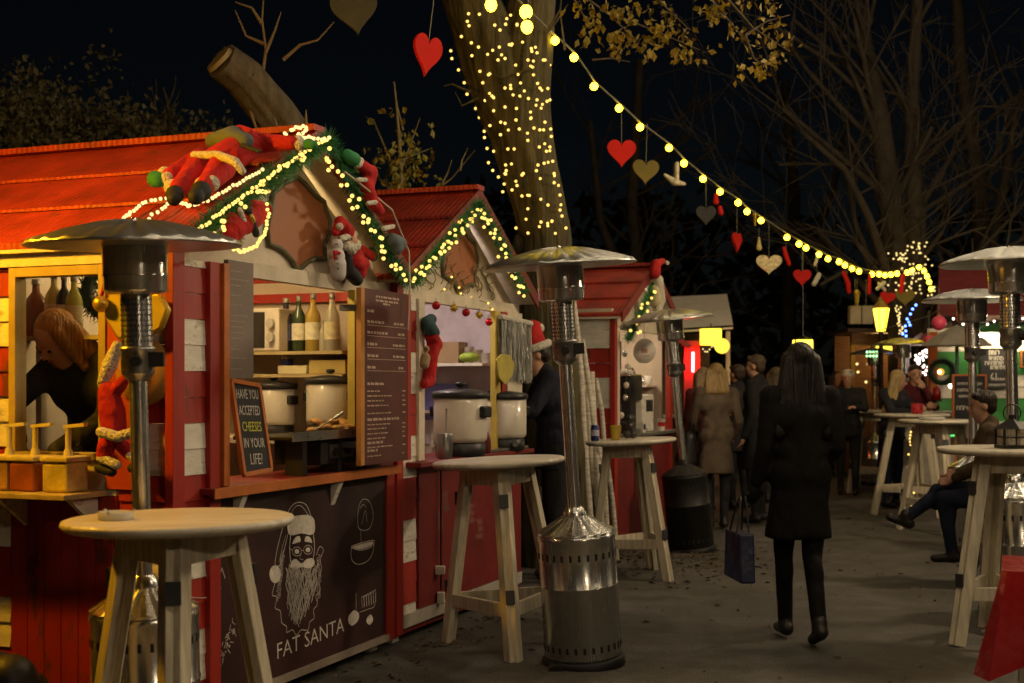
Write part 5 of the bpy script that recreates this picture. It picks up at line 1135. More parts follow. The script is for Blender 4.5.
bare('bare tree above the red and green stall at the right edge', 985, 16, [(((985, 470, 0), (985, 300, 0), (978, 180, 0), (960, 60, 0), (955, -30, 0)), .17), (((984, 280, 0), (1005, 180, 0), (1020, 90, 0)), .1)], 8)
bare('bare tree behind the canvas roofed kiosk', 790, 21, [(((790, 450, 0), (788, 300, 0), (795, 200, 0), (785, 80, 0)), .18), (((788, 300, 0), (830, 200, 0), (850, 120, 0)), .1)], 12)
# lights on the far tree
rr = random.Random(77); pl = []
for k in range(72):
    y = rr.uniform(242, 300); x = 915 + rr.gauss(0, 6 + (y - 242) * .12); pl.append(at(x, y, 13.25 + rr.uniform(-.1, .1)))
pl.sort(key=lambda p: p.z + rr.uniform(-.15, .15)); fairy('cloud of white fairy lights on the upper stems of the far tree', pl, .014, E_LEDW, 'white fairy lights on the far tree', .0015)
pl = [at(rr.uniform(888, 908), rr.uniform(253, 264), 13.2) for k in range(16)]; fairy('small cluster of fairy lights on a side branch of the far tree', pl, .013, E_LEDW, 'white fairy lights on the far tree', .0015)
pl = [at(898 + rr.uniform(-3, 3) + k * .12, 306 + k * 1.1, 13.1) for k in range(26)]; fairy('white fairy lights down the lower trunk of the far tree', pl, .012, E_LEDW, 'white fairy lights on the far tree', .0015)
pl = [at(x + rr.uniform(-1.5, 1.5), y, 12.9) for x, y in ((915, 305), (914, 309), (909, 314), (907, 319), (908, 322), (905, 326), (909, 325), (906, 331), (904, 334), (907, 336), (905, 342), (907, 345), (904, 347))]; fairy('blue fairy lights on the trunk of the far tree', pl, .018, E_LEDB, None, .0015)
# ------------------------------------------------------------------ street lantern, far kiosks and the stalls on the right
t = thing('street_lantern', 'old style street lantern with glowing yellow glass under the cord', 'street lamp', gx(881, 12.6)); s = 12.6 / 900.0; c = at(881, 331, 12.6)
mb = MB(); mb.cyl((0, 0, 0), (0, 0, .5), .07, .05, 12); mb.cyl((0, 0, .5), (0, 0, c.z - .02), .035, .03, 12); mb.build('post', BLACKM, t, True)
b = c.z
MB().lathe([(4.5 * s, b), (8.5 * s, b + 22 * s), (8.2 * s, b + 22.5 * s), (0, b + 22.5 * s)], 6, smooth=False).build('lantern_glass', em('lantern_glow', (1, .62, .04), 5), t, True)
MB().lathe([(9.2 * s, b + 22.6 * s), (3 * s, b + 30 * s), (2.6 * s, b + 33 * s), (0, b + 36 * s)], 6, smooth=False).build('lantern_cap', em('cap_glow', (.9, .5, .05), .5, False) if 0 else pm('lantern_cap_paint', (.30, .2, .05), .5), t, True)
mb = MB()
for k in range(6):
    a = k * math.pi / 3; u = V((math.cos(a), math.sin(a), 0)); mb.beam(u * 4.6 * s + V((0, 0, b)), u * 8.6 * s + V((0, 0, b + 22 * s)), .012, .012)
mb.build('lantern_frame', BLACKM, t, True)
# canvas roofed kiosk at the end of the left row, with lantern and red post
def wbox(mb, a, b2): x0, y0, z0 = a; x1, y1, z1 = b2; return mb.box(x0, x1, y0, y1, z0, z1)
DK = 13.0; k = thing('kiosk', 'kiosk with a pale canvas roof beyond the third red stall', 'kiosk', gx(700, DK))
def A(x, y, D=DK): return at(x, y, D)
mb = MB(); mb.prism([A(664, 297, 14.2), A(727, 294, 14.2), A(733, 325, DK), A(669, 329, DK)], (0, 0, -.03)); mb.prism([A(669, 329, DK), A(733, 325, DK), A(733, 329, DK), A(669, 333, DK)], (0, .02, 0)); mb.build('canvas_roof', pm('canvas', (.82, .75, .65), .8, var=.08), k)
x0, x1 = A(664, 0).x, A(731, 0).x
mb = MB(); mb.box(x0, x1, 14.4 * K, 14.4 * K + 0.04, 0, 2.3); mb.build('back_wall', pm('kiosk_brown', (.16, .09, .045), .7, var=.3), k)
mb = MB(); mb.box(x0, x1, 13.1 * K, 13.1 * K + 0.04, 0, 1.0); mb.build('front_panel', pm('kiosk_brown', (.16, .09, .045), .7), k)
mb = MB(); mb.box(x0 - .02, x1 + .02, 12.95 * K, 12.95 * K + 0.35, 1.0, 1.04); mb.build('counter', WHITE, k)
for x in (668, 729):
    mb = MB(); mb.box(A(x, 0).x - .03, A(x, 0).x + .03, 13.05 * K, 13.05 * K + 0.06, 0, 2.25); mb.build('post', CREAM, k)
t = thing('red_lit_pillar', 'pillar with a red lamp under the canvas kiosk roof', 'pillar', gx(692, 12.6)); mb = MB(); mb.box(A(684, 0, 12.6).x, A(700, 0, 12.6).x, 12.6 * K, 12.6 * K + 0.15, 0, at(0, 346, 12.6).z); mb.build('pillar', pm('pillar_red', (.45, .03, .03), .5), t)
mb = MB(); mb.box(A(681, 0, 12.6).x, A(703, 0, 12.6).x, 12.56 * K, 12.56 * K + 0.24, at(0, 346, 12.6).z, at(0, 341, 12.6).z); mb.build('pillar_head', RED, t)
mb = MB(); mb.cyl(at(693, 352, 12.5), at(693, 372, 12.5), .018, n=8); mb.build('lamp_tube', em('red_tube', (1, .03, .03), 70), t)
mb = MB(); mb.beam(at(664, 330, 12.5), at(690, 347, 12.5), .05, .07); mb.build('sloping_arm', RED, t)
t = thing('drum_lantern', 'glowing yellow drum lantern under the edge of the canvas roof', 'lantern', at(711, 337, 12.5)); s = 12.5 / 900.0
MB().lathe([(0, -8 * s), (11 * s, -8 * s), (11 * s, 8 * s), (0, 8 * s)], 24).build('shade', em('drum_glow', (1, .68, .04), 2.6), t, True); mb = MB(); mb.cyl((0, 0, 8 * s), (0, 0, 14 * s), .008, n=6); mb.build('hook', BLACK, t, True)
t = thing('globe_lamp', 'round yellow globe lamp hanging right of the drum lantern', 'lamp', at(722, 346, 12.4)); MB().sph((0, 0, 0), 7.5 * s, 18, 12).build('globe', em('globe_glow', (1, .66, .05), 1.8), t, True); mb = MB(); mb.cyl((0, 0, 7 * s), (0, 0, 20 * s), .006, n=6); mb.build('cord', BLACK, t, True)
fairy('tiny lights under the drum lantern', [at(703 + i * 2.2, 349 + 3 * math.sin(i), 12.4) for i in range(8)], .011, E_LEDW, None)
# small glowing lantern box hanging over the path above the walking woman
t = thing('hanging_lantern', 'glowing yellow box lantern above the dark walking woman', 'lantern', at(803, 344, 10.87)); s = 10.87 / 900.0
MB().box(-9 * s, 9 * s, -.08, .08, -5 * s, 4 * s).build('lantern_glass', em('box_glow', (1, .66, .05), 4), t, True); MB().lathe([(12 * s, 4.2 * s), (3 * s, 8 * s), (0, 8 * s)], 4, smooth=False).build('lantern_cap', BLACKM, t, True)
mb = MB()
for a in (-1, 1):
    for q in (-1, 1): mb.box(a * 9 * s - .008, a * 9 * s + .008, q * .08 - .008, q * .08 + .008, -5.5 * s, 4.2 * s)
mb.box(-10 * s, 10 * s, -.09, .09, -6 * s, -5.2 * s); mb.build('lantern_frame', BLACKM, t, True)
mb = MB(); mb.tube([(0, 0, 8 * s), (0, 0, at(0, 249, 10.87).z - at(0, 344, 10.87).z)], .004, 5); mb.build('cord', WIRE, t, True)
# green and white stall on the right
DG = 11.6; YG = DG * K; g = thing('market_stall', 'stall of white and green boards with a dark red roof at the right edge', 'market stall', gx(1000, DG))
gx0 = at(928, 0, DG).x; gx1 = gx0 + 3.4
GRN = pm('green_paint', (.05, .26, .06), .5, var=.25); 
mb = MB(); z = .1; i = 0
while z < 2.1:
    mb.m = (i // 2) % 2; mb.prism([(gx0, YG + .03, z), (gx0, YG, z), (gx0, YG + .008, z + .148), (gx0, YG + .03, z + .148)], (gx1 - gx0, 0, 0)); z += .15; i += 1
mb.build('front_wall', [WHITE, GRN], g)
zr0, zr1 = at(0, 316, DG - .3).z, at(0, 268, DG + .9).z
mb = MB(); mb.prism([(at(941, 0, DG - .35).x, YG - .35, zr0), (gx1 + .2, YG - .35, zr0), (gx1 + .2, YG + 1.0, zr1), (at(939, 0, DG + .7).x, YG + 1.0, zr1)], (0, 0, .03)); mb.build('roof_slope', pm('roof_maroon', (.17, .022, .022), .6, var=.25, sc=4), g)
mb = MB(); mb.box(gx0 + .35, gx1 + .2, YG - .37, YG - .352, zr0 - .085, zr0 + .01); mb.build('fascia', pm('fascia_pink', (.62, .42, .36), .5), g)
mb = MB(); mb.box(gx0 + .3, gx1 + .2, YG - .34, YG - .325, zr0 - .2, zr0 - .09); mb.build('valance', GRN, g)
mb = MB(); mb.box(gx0 + .0, gx0 + .09, YG - .1, YG - .01, 0, 2.15); mb.build('corner_post', pm('post_orange', (.50, .12, .02), .5), g)
mb = MB(); mb.box(gx0 + .3, gx1, YG - .02, YG - .002, .95, 1.0); mb.build('ledge', WHITE, g)
mb = MB(); mb.box(gx0 - .08, gx0 + .10, YG - .3, YG - .12, 2.02, 2.06); l = mb.build('lamp_fitting', WHITE, g); mb = MB(); mb.cyl((gx0 + .5, YG - .2, 2.10), (gx0 + 2.6, YG - .2, 2.10), .015, n=8); mb.build('lamp_tube', em('green_stall_lamp', (1, .80, .5), 60), g)
def chalkmenu(name, label, x0, x1, y0, y1, D, frame, rows, seed, lean=0, cat='chalkboard', fw=.02):
    t = thing(name, label, cat, at((x0 + x1) / 2, y1, D)); a, b = at(x0, y0, D), at(x1, y1, D); D = D * K
    mb = MB(); mb.box(a.x, b.x, D, D + .02, b.z, a.z); mb.build('board', BOARD, t)
    mb = MB(); mb.box(a.x - fw, a.x, D - .01, D + .025, b.z - fw, a.z + fw); mb.box(b.x, b.x + fw, D - .01, D + .025, b.z - fw, a.z + fw); mb.box(a.x, b.x, D - .01, D + .025, a.z, a.z + fw); mb.box(a.x, b.x, D - .01, D + .025, b.z - fw, b.z); mb.build('frame', frame, t)
    rr = random.Random(seed); mb = MB()
    for zf, h, x_0, x_1 in rows:
        z = b.z + (a.z - b.z) * zf; x = a.x + (b.x - a.x) * x_0; xe = a.x + (b.x - a.x) * x_1
        while x < xe:
            e = x + h * rr.uniform(.35, .7); p = [(x + rr.uniform(0, h * .2), D - .001, z + rr.uniform(-.1, .1) * h), (x + h * .1, D - .001, z + h), (e, D - .001, z + h * rr.uniform(.6, 1)), (e, D - .001, z + rr.uniform(0, h * .3))]
            pts = [V(q) for q in p]
            for u, v in zip(pts, pts[1:]):
                d = (v - u).normalized(); c = d.cross(V((0, 1, 0))) * h * .09; mb.add([u - c, v - c, v + c, u + c], [(0, 1, 2, 3)])
            x = e + h * .18
    mb.build('chalk_lettering', CHALK, t); return t
cm = chalkmenu('menu_board', 'black menu board with white chalk writing on the green boarded wall', 981, 1007, 350, 388, DG - .03, BLACK, [(.86, .07, .3, .65), (.72, .055, .3, .75), (.60, .05, .15, .85), (.49, .05, .35, .9), (.20, .03, .4, .95), (.05, .03, .3, 1.0)], 3)
text('£1', Matrix.Translation(at(994, 376, DG - .033)) @ axes((0, 0, 0), (1, 0, 0), (0, 0, 1), (0, -1, 0)), .10, CHALK, cm, .0005, 'price')
chalkmenu('standing_chalkboard', 'orange framed standing chalkboard behind the bar table with the glass dish', 954, 985, 376, 421, 10.4, ORANGE, [(.80, .03, .1, .9), (.65, .035, .1, .8), (.52, .03, .15, .7), (.24, .05, .08, .45)], 6)
t = bpy.data.objects['standing_chalkboard']; mb = MB()
for x in (956, 983): mb.beam(at(x, 424, 10.4), gx(x, 10.46), .03, .03)
mb.build('leg', ORANGE, t)
chalkmenu('small_picture', 'small orange framed board at the right edge on the green wall', 1022, 1036, 352, 366, DG - .03, ORANGE, [(.6, .03, .2, .8)], 9)
garland('garland', 'dark green garland under the eave of the green and white stall', [at(944, 319, DG - .5), at(975, 325, DG - .5), at(1005, 320, DG - .5), at(1040, 326, DG - .5)], .09, 1200, None, MATS.get('dark_fir') or GARL)
fairy('pinkish lights along the eave of the green and white stall', jitter([at(944, 319, DG - .55), at(975, 325, DG - .55), at(1005, 320, DG - .55), at(1030, 325, DG - .55)], .12, .02, 61), .014, em('led_pinkwhite', (1, .72, .62), 6), None, .0012)
# wreath
t = thing('wreath', 'round wreath with a lamp glowing in its middle on the orange corner post', 'wreath', at(942, 372, DG - .35)); s = (DG - .35) / 900.0; rr = random.Random(3)
mb = MB(); ring = [V((11 * s * math.cos(a * .2094), 0, 11 * s * math.sin(a * .2094))) for a in range(31)]; mb.tube(ring, 2.4 * s, 8)
for i in range(2200):
    p = rr.choice(ring); d = V((rr.gauss(0, 1), rr.gauss(0, 1), rr.gauss(0, 1))).normalized(); u = d.orthogonal().normalized() * .004; mb.add([p - u, p + d * 5 * s, p + u], [(0, 1, 2)])
mb.build('greenery', pm('dark_fir', (.012, .03, .016), .7), t, True)
MB().sph((-.01, .02, 0), 3.6 * s, 14, 10).build('lamp', em('wreath_lamp', (1, .45, .05), 1.1), t, True); MB().sph((-3 * s, -.02, 0), 1.8 * s, 10, 8).build('bulb', em('wreath_bulb', (1, .85, .7), 6), t, True)
t = thing('post_bulb', 'white bulb shining at the foot of the orange corner post', 'bulb', at(951, 386, DG - .3)); MB().sph((0, 0, 0), 2.6 * s, 12, 8).build('bulb', em('post_bulb_glow', (1, .85, .6), 9), t, True); MB().cyl((0, 0, 2 * s), (0, 0, 6 * s), .02, n=8).build('socket', BLACK, t, True)
t = thing('red_lantern', 'red glass lantern standing left of the bright post bulb', 'lantern', at(937, 400, 10.9)); s = 10.9 / 900.0; MB().lathe([(3.2 * s, 0), (3.8 * s, 1 * s), (3.8 * s, 12 * s), (2.6 * s, 13 * s), (0, 14 * s)], 18).build('glass', pm('lantern_red', (.25, .01, .01), .2), t, True); MB().lathe([(5.5 * s, -.02), (5.5 * s, 0), (0, 0)], 18).build('base', BLACKM, t, True)
# grey parasol and pink bauble lights
t = thing('parasol', 'grey parasol open in front of the green stall', 'parasol', gx(957, 10.9)); s = 10.9 / 900.0; z1, z0 = at(0, 326, 10.9).z, at(0, 346, 10.9).z
MB().lathe([(36 * s, z0), (35 * s, z0 + .02), (20 * s, z1 - .10), (3 * s, z1), (0, z1 + .01)], 8, smooth=False).build('canopy', pm('parasol_grey', (.26, .23, .19), .8), t, True); MB().cyl((0, 0, 0), (0, 0, z1), .022, n=12).build('pole', pm('pole_green', (.06, .12, .10), .5), t, True); MB().lathe([(.25, 0), (.25, .05), (.05, .09), (0, .09)], 24).build('base', BLACKM, t, True)
for i in range(8):
    pass
for i, (x, y, r, D) in enumerate(((939, 323, 7.5, 9.6), (929, 340, 5, 11.0))):
    s = D / 900.0; t = thing('pink_bauble', ['pink bauble hanging under the hood of a right hand heater', 'smaller pink bauble beside the grey parasol'][i], 'bauble', at(x, y, D)); MB().sph((0, 0, 0), r * s, 16, 12).build('ball', pm('bauble_pink', (.62, .06, .12), .35), t, True); mb = MB(); mb.tube([(0, 0, r * s), (0, 0, r * s + .3)], .003, 5); mb.build('cord', WIRE, t, True)
    mb = MB(); mb.cyl((0, 0, r * s * .9), (0, 0, r * s * 1.15), r * s * .25, n=8); mb.build('hook', GOLD, t, True)
mb = MB(); p0, p1 = at(925, 300, 10.5), at(1030, 316, 9.2); mb.tube([at(880, 330, 11.3), at(929, 316, 10.6), at(940, 309, 9.6), at(1040, 296, 8.8)], .004, 5); tag(mb.build('tie_line', WIRE), 'dark line strung across the right hand heaters', 'cord')
# second awning, small kiosk far right centre
t = thing('awning', 'pale striped awning between the far tree and the green stall', 'awning', at(925, 335, 12.5)); mb = MB()
cs = [(920, 333, 13.5), (958, 318, 13.5), (962, 338, 12.4), (905, 344, 12.4)]
for i in range(6):
    mb.m = i % 2; f0, f1 = i / 6, (i + 1) / 6; a, b, c, d = [at(*q) for q in cs]; mb.prism([a.lerp(b, f0), a.lerp(b, f1), d.lerp(c, f1), d.lerp(c, f0)], (0, 0, -.02))
mb.build('canvas', [pm('awning_pale', (.42, .33, .3), .8), pm('awning_maroon', (.18, .04, .05), .8)], t)
for x in (908, 960):
    mb = MB(); mb.beam(at(x, 344, 12.42), gx(x, 12.42), .03, .03, up=(0, 1, 0)); mb.build('post', STEELD, t)
DB = 14.6; YB = DB * K; kb = thing('kiosk', 'brown wooden kiosk with a yellow lit door frame and white fairy lights', 'kiosk', gx(880, DB)); xa, xb = at(850, 0, DB).x, at(938, 0, DB).x
KB = pm('kiosk_plank', (.20, .10, .045), .65, var=.35, sc=4, st=(1, 1, 5))
mb = MB(); mb.box(xa, xb, YB + 1.0, YB + 1.05, 0, 2.3); mb.build('back_wall', KB, kb); mb = MB(); mb.box(xa, xb, YB, YB + .04, 0, 1.05); mb.build('front_panel', KB, kb); mb = MB(); mb.box(xa + .4, xb, YB - .06, YB + .3, 1.05, 1.09); mb.build('counter', WOOD, kb)
mb = MB(); mb.box(xa - .1, xb + .1, YB - .25, YB + 1.1, 2.32, 2.38); mb.build('roof', pm('kiosk_roof', (.10, .06, .04), .7), kb); mb = MB(); mb.box(xa, xb, YB - .1, YB + .0, 2.12, 2.3); mb.build('fascia', KB, kb)
YP = pm('yellow_frame', (.62, .38, .04), .5)
for x in (xa, xa + .34): 
    mb = MB(); mb.box(x, x + .06, YB - .08, YB - .01, 0, 2.1); mb.build('post', YP, kb)
mb = MB(); mb.box(xa, xa + .4, YB - .085, YB - .015, 2.1, 2.16); mb.build('lintel', YP, kb); mb = MB(); mb.cyl((xa + .5, YB + .4, 2.2), (xb - .2, YB + .4, 2.2), .02, n=8); mb.build('lamp_tube', em('kiosk_lamp', (1, .6, .2), 45), kb)
mb = MB(); mb.box(xa + 1.05, xb - .1, YB + .93, YB + .99, 1.05, 1.9); mb.build('pale_panel', pm('pale_blue_panel', (.42, .46, .5), .6), kb)
for i, (x, y, r) in enumerate(((882, 347, 6), (891, 349, 6.5))):
    s = 13.6 / 900.0; t = thing('round_lamp', ['yellow round lamp under the far heater hood, left of two', 'yellow round lamp under the far heater hood, right of two'][i], 'lamp', at(x, y, 13.6), 'yellow lamps by the brown kiosk'); MB().sph((0, 0, 0), r * s, 14, 10).build('globe', em('kiosk_globe', (1, .66, .05), 2.4), t, True); mb = MB(); mb.cyl((0, 0, r * s), (0, 0, r * s + .12), .008, n=6); mb.build('cord', BLACK, t, True)
rr = random.Random(19)
fairy('curtain of white fairy lights beside the wreath', [at(915 + rr.uniform(0, 16), 350 + rr.uniform(0, 26), 12.0 + rr.uniform(0, .2)) for k in range(42)], .014, em('led_pinkwhite', (1, .72, .62), 6), None, .0012)
fairy('green and white lights at the door of the brown kiosk', [at(867 + (k % 4) * 3.2, 352 + (k // 4) * 4, 13.0) for k in range(8)], .015, em('led_green', (.35, 1, .35), 4), None, .0012)
fairy('white lights beside the kiosk door frame', [at(x, y, 14.3) for x, y in ((857, 364), (868, 364), (876, 364), (866, 382), (858, 372))], .022, E_LEDW, None, .0012)
fairy('string of lights hanging under the bar tables on the right', [at(911 + rr.uniform(-3, 3), 432 + k * 3.2, 9.6) for k in range(26)], .012, E_LED, None, .0015)
t = thing('light_strip', 'green glowing strip lamp low on the stall behind the seated man', 'lamp', at(955, 435, 10.6)); s = 10.6 / 900.0; MB().box(-8 * s, 8 * s, 0, .03, -1.6 * s, 1.6 * s).build('tube', em('green_strip', (.1, .8, .18), 1.1), t, True); MB().box(-9.5 * s, 9.5 * s, .031, .05, -2.4 * s, 2.4 * s).build('holder', STEELD, t, True)
t = thing('counter_box', 'pale wooden box counter behind the bar tables', 'counter', gx(935, 10.9)); MB().box(-.42, .42, 0, .35, 0, 1.12).build('body', pm('pale_counter', (.40, .36, .3), .6), t, True); MB().box(-.46, .46, -.04, .39, 1.12, 1.15).build('top', WHITE, t, True)
# things on the right tables
TT = lambda px, D, sc: V((at(px, 0, D).x, D * K, 1.03 * sc + .001))
t = thing('black_lantern', 'small black lantern with glass sides on the pale table at the right edge', 'lantern', TT(1012, 5.14, 1.0765)); 
MB().box(-.075, .075, -.075, .075, 0, .018).build('base', BLACKM, t, True); mb = MB()
for a in (-1, 1):
    for b in (-1, 1): mb.box(a * .068 - .006, a * .068 + .006, b * .068 - .006, b * .068 + .006, .018, .11)
for a in (-1, 1): mb.box(a * .068 - .003, a * .068 + .003, -.062, .062, .06, .066); mb.box(-.062, .062, a * .068 - .003, a * .068 + .003, .06, .066); mb.box(-.003, .003, a * .068 - .003, a * .068 + .003, .018, .11)
mb.build('frame', BLACKM, t, True); MB().lathe([(.115, .111), (.02, .165), (.018, .19), (0, .19)], 4, smooth=False).build('cap', BLACKM, t, True); MB().box(-.064, .064, -.064, .064, .02, .11).build('glass', glassm('lantern_pane', (.8, .75, .65), .1, .75), t, True)
mb = MB(); mb.tube([(.05 * math.cos(a * .314), 0, .20 + .05 * math.sin(a * .314)) for a in range(21)], .004, 5); mb.build('ring', BLACKM, t, True)
def dish(label, loc, r, h, mat, cat='ashtray', name='ashtray'):
    t = thing(name, label, cat, loc); MB().lathe([(r * .85, 0), (r, .004), (r * 1.05, h), (r * .95, h), (r * .8, .01), (0, .01)], 28).build('dish', mat, t, True)
    mb = MB(); 
    for k in range(3): a = k * 2.09 + .4; mb.cyl((r * .98 * math.cos(a), r * .98 * math.sin(a), h), (r * 1.06 * math.cos(a), r * 1.06 * math.sin(a), h), .006, n=6)
    mb.build('notch', mat, t, True); return t
GLS = glassm('ash_glass', (.75, .73, .65), .05, .35)
q = hit(116, 519, (0, 0, 1.03 * .97 * 1.045 - .002), V((0, 0, 1))); dish('round glass ashtray on the nearest bar table', V((q.x, q.y, q.z - .004)), .055, .028, GLS)
dish('shallow glass dish on the table behind the seated man', TT(932, 8.85, 1.09), .12, .03, GLS, 'dish', 'glass_dish')
t = thing('candle_glass', 'red tartan candle glass in front of the dark haired man', 'candle holder', TT(917, 10.1, 1.11)); MB().lathe([(.05, 0), (.06, .005), (.065, .12), (.06, .12), (.055, .01), (0, .01)], 20).build('glass', pm('candle_red', (.40, .02, .03), .25, var=.6, sc=30), t, True)
t = thing('candle_glass', 'red candle glass on the farthest bar table', 'candle holder', TT(861, 12.35, 1.09)); MB().lathe([(.045, 0), (.055, .005), (.06, .13), (.055, .13), (.05, .01), (0, .01)], 20).build('glass', pm('candle_red', (.40, .02, .03), .25), t, True)
# on the table with the yellow pot
T3 = lambda px, dy: V((at(px, 0, 6.95 + dy).x, (6.95 + dy) * K, 1.03 * .92 * 1.13 - .018 + (at(px, 0, 6.95).x - at(638, 0, 6.95).x + .055) * .052 + .003))
t = thing('drink_can', 'blue drink can on the table in front of the third stall', 'can', T3(595, -.05)); MB().lathe([(.028, 0), (.033, .008), (.033, .112), (.027, .122), (0, .12)], 22).build('body', pm('can_blue', (.02, .03, .14), .3, .3), t, True); MB().lathe([(.0335, .04), (.0335, .085)], 22).build('print', pm('can_print', (.4, .4, .5), .4, var=.6, sc=60), t, True)
t = thing('yellow_pot', 'mustard yellow pot beside the blue can', 'pot', T3(615.5, -.02)); MB().lathe([(.036, 0), (.045, .11), (.041, .11), (.034, .008), (0, .008)], 22).build('pot', pm('mustard', (.42, .28, .02), .5), t, True); MB().lathe([(0, .085), (.04, .09)], 22).build('soil', BLACK, t, True)
t = thing('black_bells', 'dark wooden reindeer shaped table ornament with round bells', 'ornament', T3(630, -.05)); mb = MB()
for x, z, r in ((-.022, .035, .032), (.024, .035, .032), (0, .10, .028), (.005, .155, .034)): mb.sph((x, 0, z), r, 14, 10)
mb.cap((0, 0, .12), (-.06, 0, .13), .012, .009); mb.build('body', pm('dark_wood', (.03, .025, .02), .3), t, True, remesh=.006)
mb = MB(); mb.sph((.0, -.03, .17), .006); mb.sph((.02, -.03, .17), .006); mb.build('eyes', STEEL, t, True)
# red tablecloth, bottom right
t = thing('draped_table', 'low table under a glossy red oilcloth at the bottom right corner', 'table', Matrix.Translation((1.915, 5.09, 0)) @ Matrix.Rotation(R(-20.6), 4, 'Z')); mb = MB(); zt = .745
n = 28; top = []; 
x0_, x1_, y0_, y1_ = 0, 1.1, 0, .5
def edge(u):
    if u < .45: f = u / .45; return V((x0_, y1_ + (y0_ - y1_) * f, 0)), V((-1, 0, 0))
    f = (u - .45) / .55; return V((x0_ + (x1_ - x0_) * f, y0_, 0)), V((0, -1, 0))
rings = []
for k in range(60):
    u = k / 59; p, nn = edge(u); col = []
    for j in range(9):
        f = j / 8; corner = max(0, 1 - abs(u - .45) / .07) ** 1.3; drop = .33 + .10 * corner; fl = .012 * f * math.sin(k * .42) + .02 * f + .12 * f * corner
        nd = (nn + V((-1, -.25, 0)) * corner).normalized() if corner > .05 else nn
        col.append(p + nd * fl + V((0, 0, zt - drop * f)))
    rings.append(col)
vs = [q for c in rings for q in c]; fs = [(k * 9 + j, (k + 1) * 9 + j, (k + 1) * 9 + j + 1, k * 9 + j + 1) for k in range(59) for j in range(8)]
mb.add(vs, fs, False); mb.add([(x0_, y0_, zt), (x1_, y0_, zt), (x1_, y1_, zt), (x0_, y1_, zt)], [(0, 1, 2, 3)])
cl = mb.build('tablecloth', pm('oilcloth_red', (.36, .012, .012), .25, var=.15, coat=.5), t, True); m = cl.modifiers.new('s', 'SOLIDIFY'); m.thickness = .003; m.offset = -1
MB().box(x0_ + .02, x1_, y0_ + .02, y1_ - .01, zt - .03, zt - .004).build('tabletop', WOOD, t, True)
for x in (x0_ + .06, x1_ - .1):
    for y in (y0_ + .06, y1_ - .07): MB().box(x, x + .05, y, y + .05, 0, zt - .03).build('leg', WOOD, t, True)
# rubbish sack bottom left
mb = MB(); rr = random.Random(1); c = V((-1.52, 2.70, .1))
for k in range(14): mb.sph(c + V((rr.uniform(-.12, .1), rr.uniform(-.1, .1), rr.uniform(-.08, .14))), .10)
c2 = hit(4, 716, (0, 3.1 * K, 0), V((0, 1, 0)))
for o in (0,):
    mb.v = [p - c + V((c2.x, 3.1 * K, c2.z)) for p in mb.v]
sk_ = mb.build('rubbish_sack', pm('sack_black', (.012, .012, .013), .45, var=.3, bump=.8, bsc=14), None, remesh=.02, smooth_it=2); tag(sk_, 'shiny black rubbish sack in the bottom left corner', 'sack')
mb = MB(); zz = c2.z - .2; mb.box(c2.x - .22, c2.x + .18, 3.1 * K - .2, 3.1 * K + .2, .0, max(.05, zz)); bn = mb.build('crate', pm('crate_dark', (.03, .03, .03), .5)); tag(bn, 'dark crate carrying the rubbish sack at the bottom left', 'crate')
# birch poles
mb = None; t = thing('birch_poles', 'bundle of pale birch poles leaning together beside the third stall', 'poles', gx(596, 7.75)); rr = random.Random(13)
BIR = pm('birch_bark', (.52, .47, .39), .8, var=.45, sc=9, st=(1, 1, 6))
for a, b, r in (((592, 540), (574, 288), 7), ((600, 545), (579, 330), 6), ((612, 540), (583, 340), 6), ((604, 548), (590, 372), 7), ((618, 530), (596, 380), 5)):
    p0, p1 = at(*a, 7.45 + rr.uniform(-.1, .1)), at(*b, 7.6); p0.z = .0
    mb = MB(); pts = [p0.lerp(p1, i / 6) + V((rr.gauss(0, .012), rr.gauss(0, .012), 0)) for i in range(7)]; pts[0].z = 0; mb.tube(pts, [r * .0085 * .62 * (1 - .05 * i) for i in range(7)], 10); mb.build('pole', BIR, t)
# foam and small bits on the ground near stall two
q = hit(441, 598, (0, 0, .14), V((0, 0, 1))); t = thing('extension_socket', 'white plug hanging on a black cable under the middle stall', 'plug', q); mb = MB(); mb.tube([Fq(441, y, .03) for y in (470, 500, 540, 570, 590)], .006, 6); mb.build('cable', BLACK, t); mb = MB(); p = Fq(440, 571, .035); mb.box(p.x - .03, p.x + .03, p.y - .02, p.y + .02, p.z - .02, p.z + .03); mb.build('plug', WHITE, t, bev=.004)
mb = MB(); p = Fq(441, 597, .035); mb.box(p.x - .022, p.x + .022, p.y - .02, p.y + .02, p.z - .04, p.z + .03); mb.build('plug', WHITE, t, bev=.004)
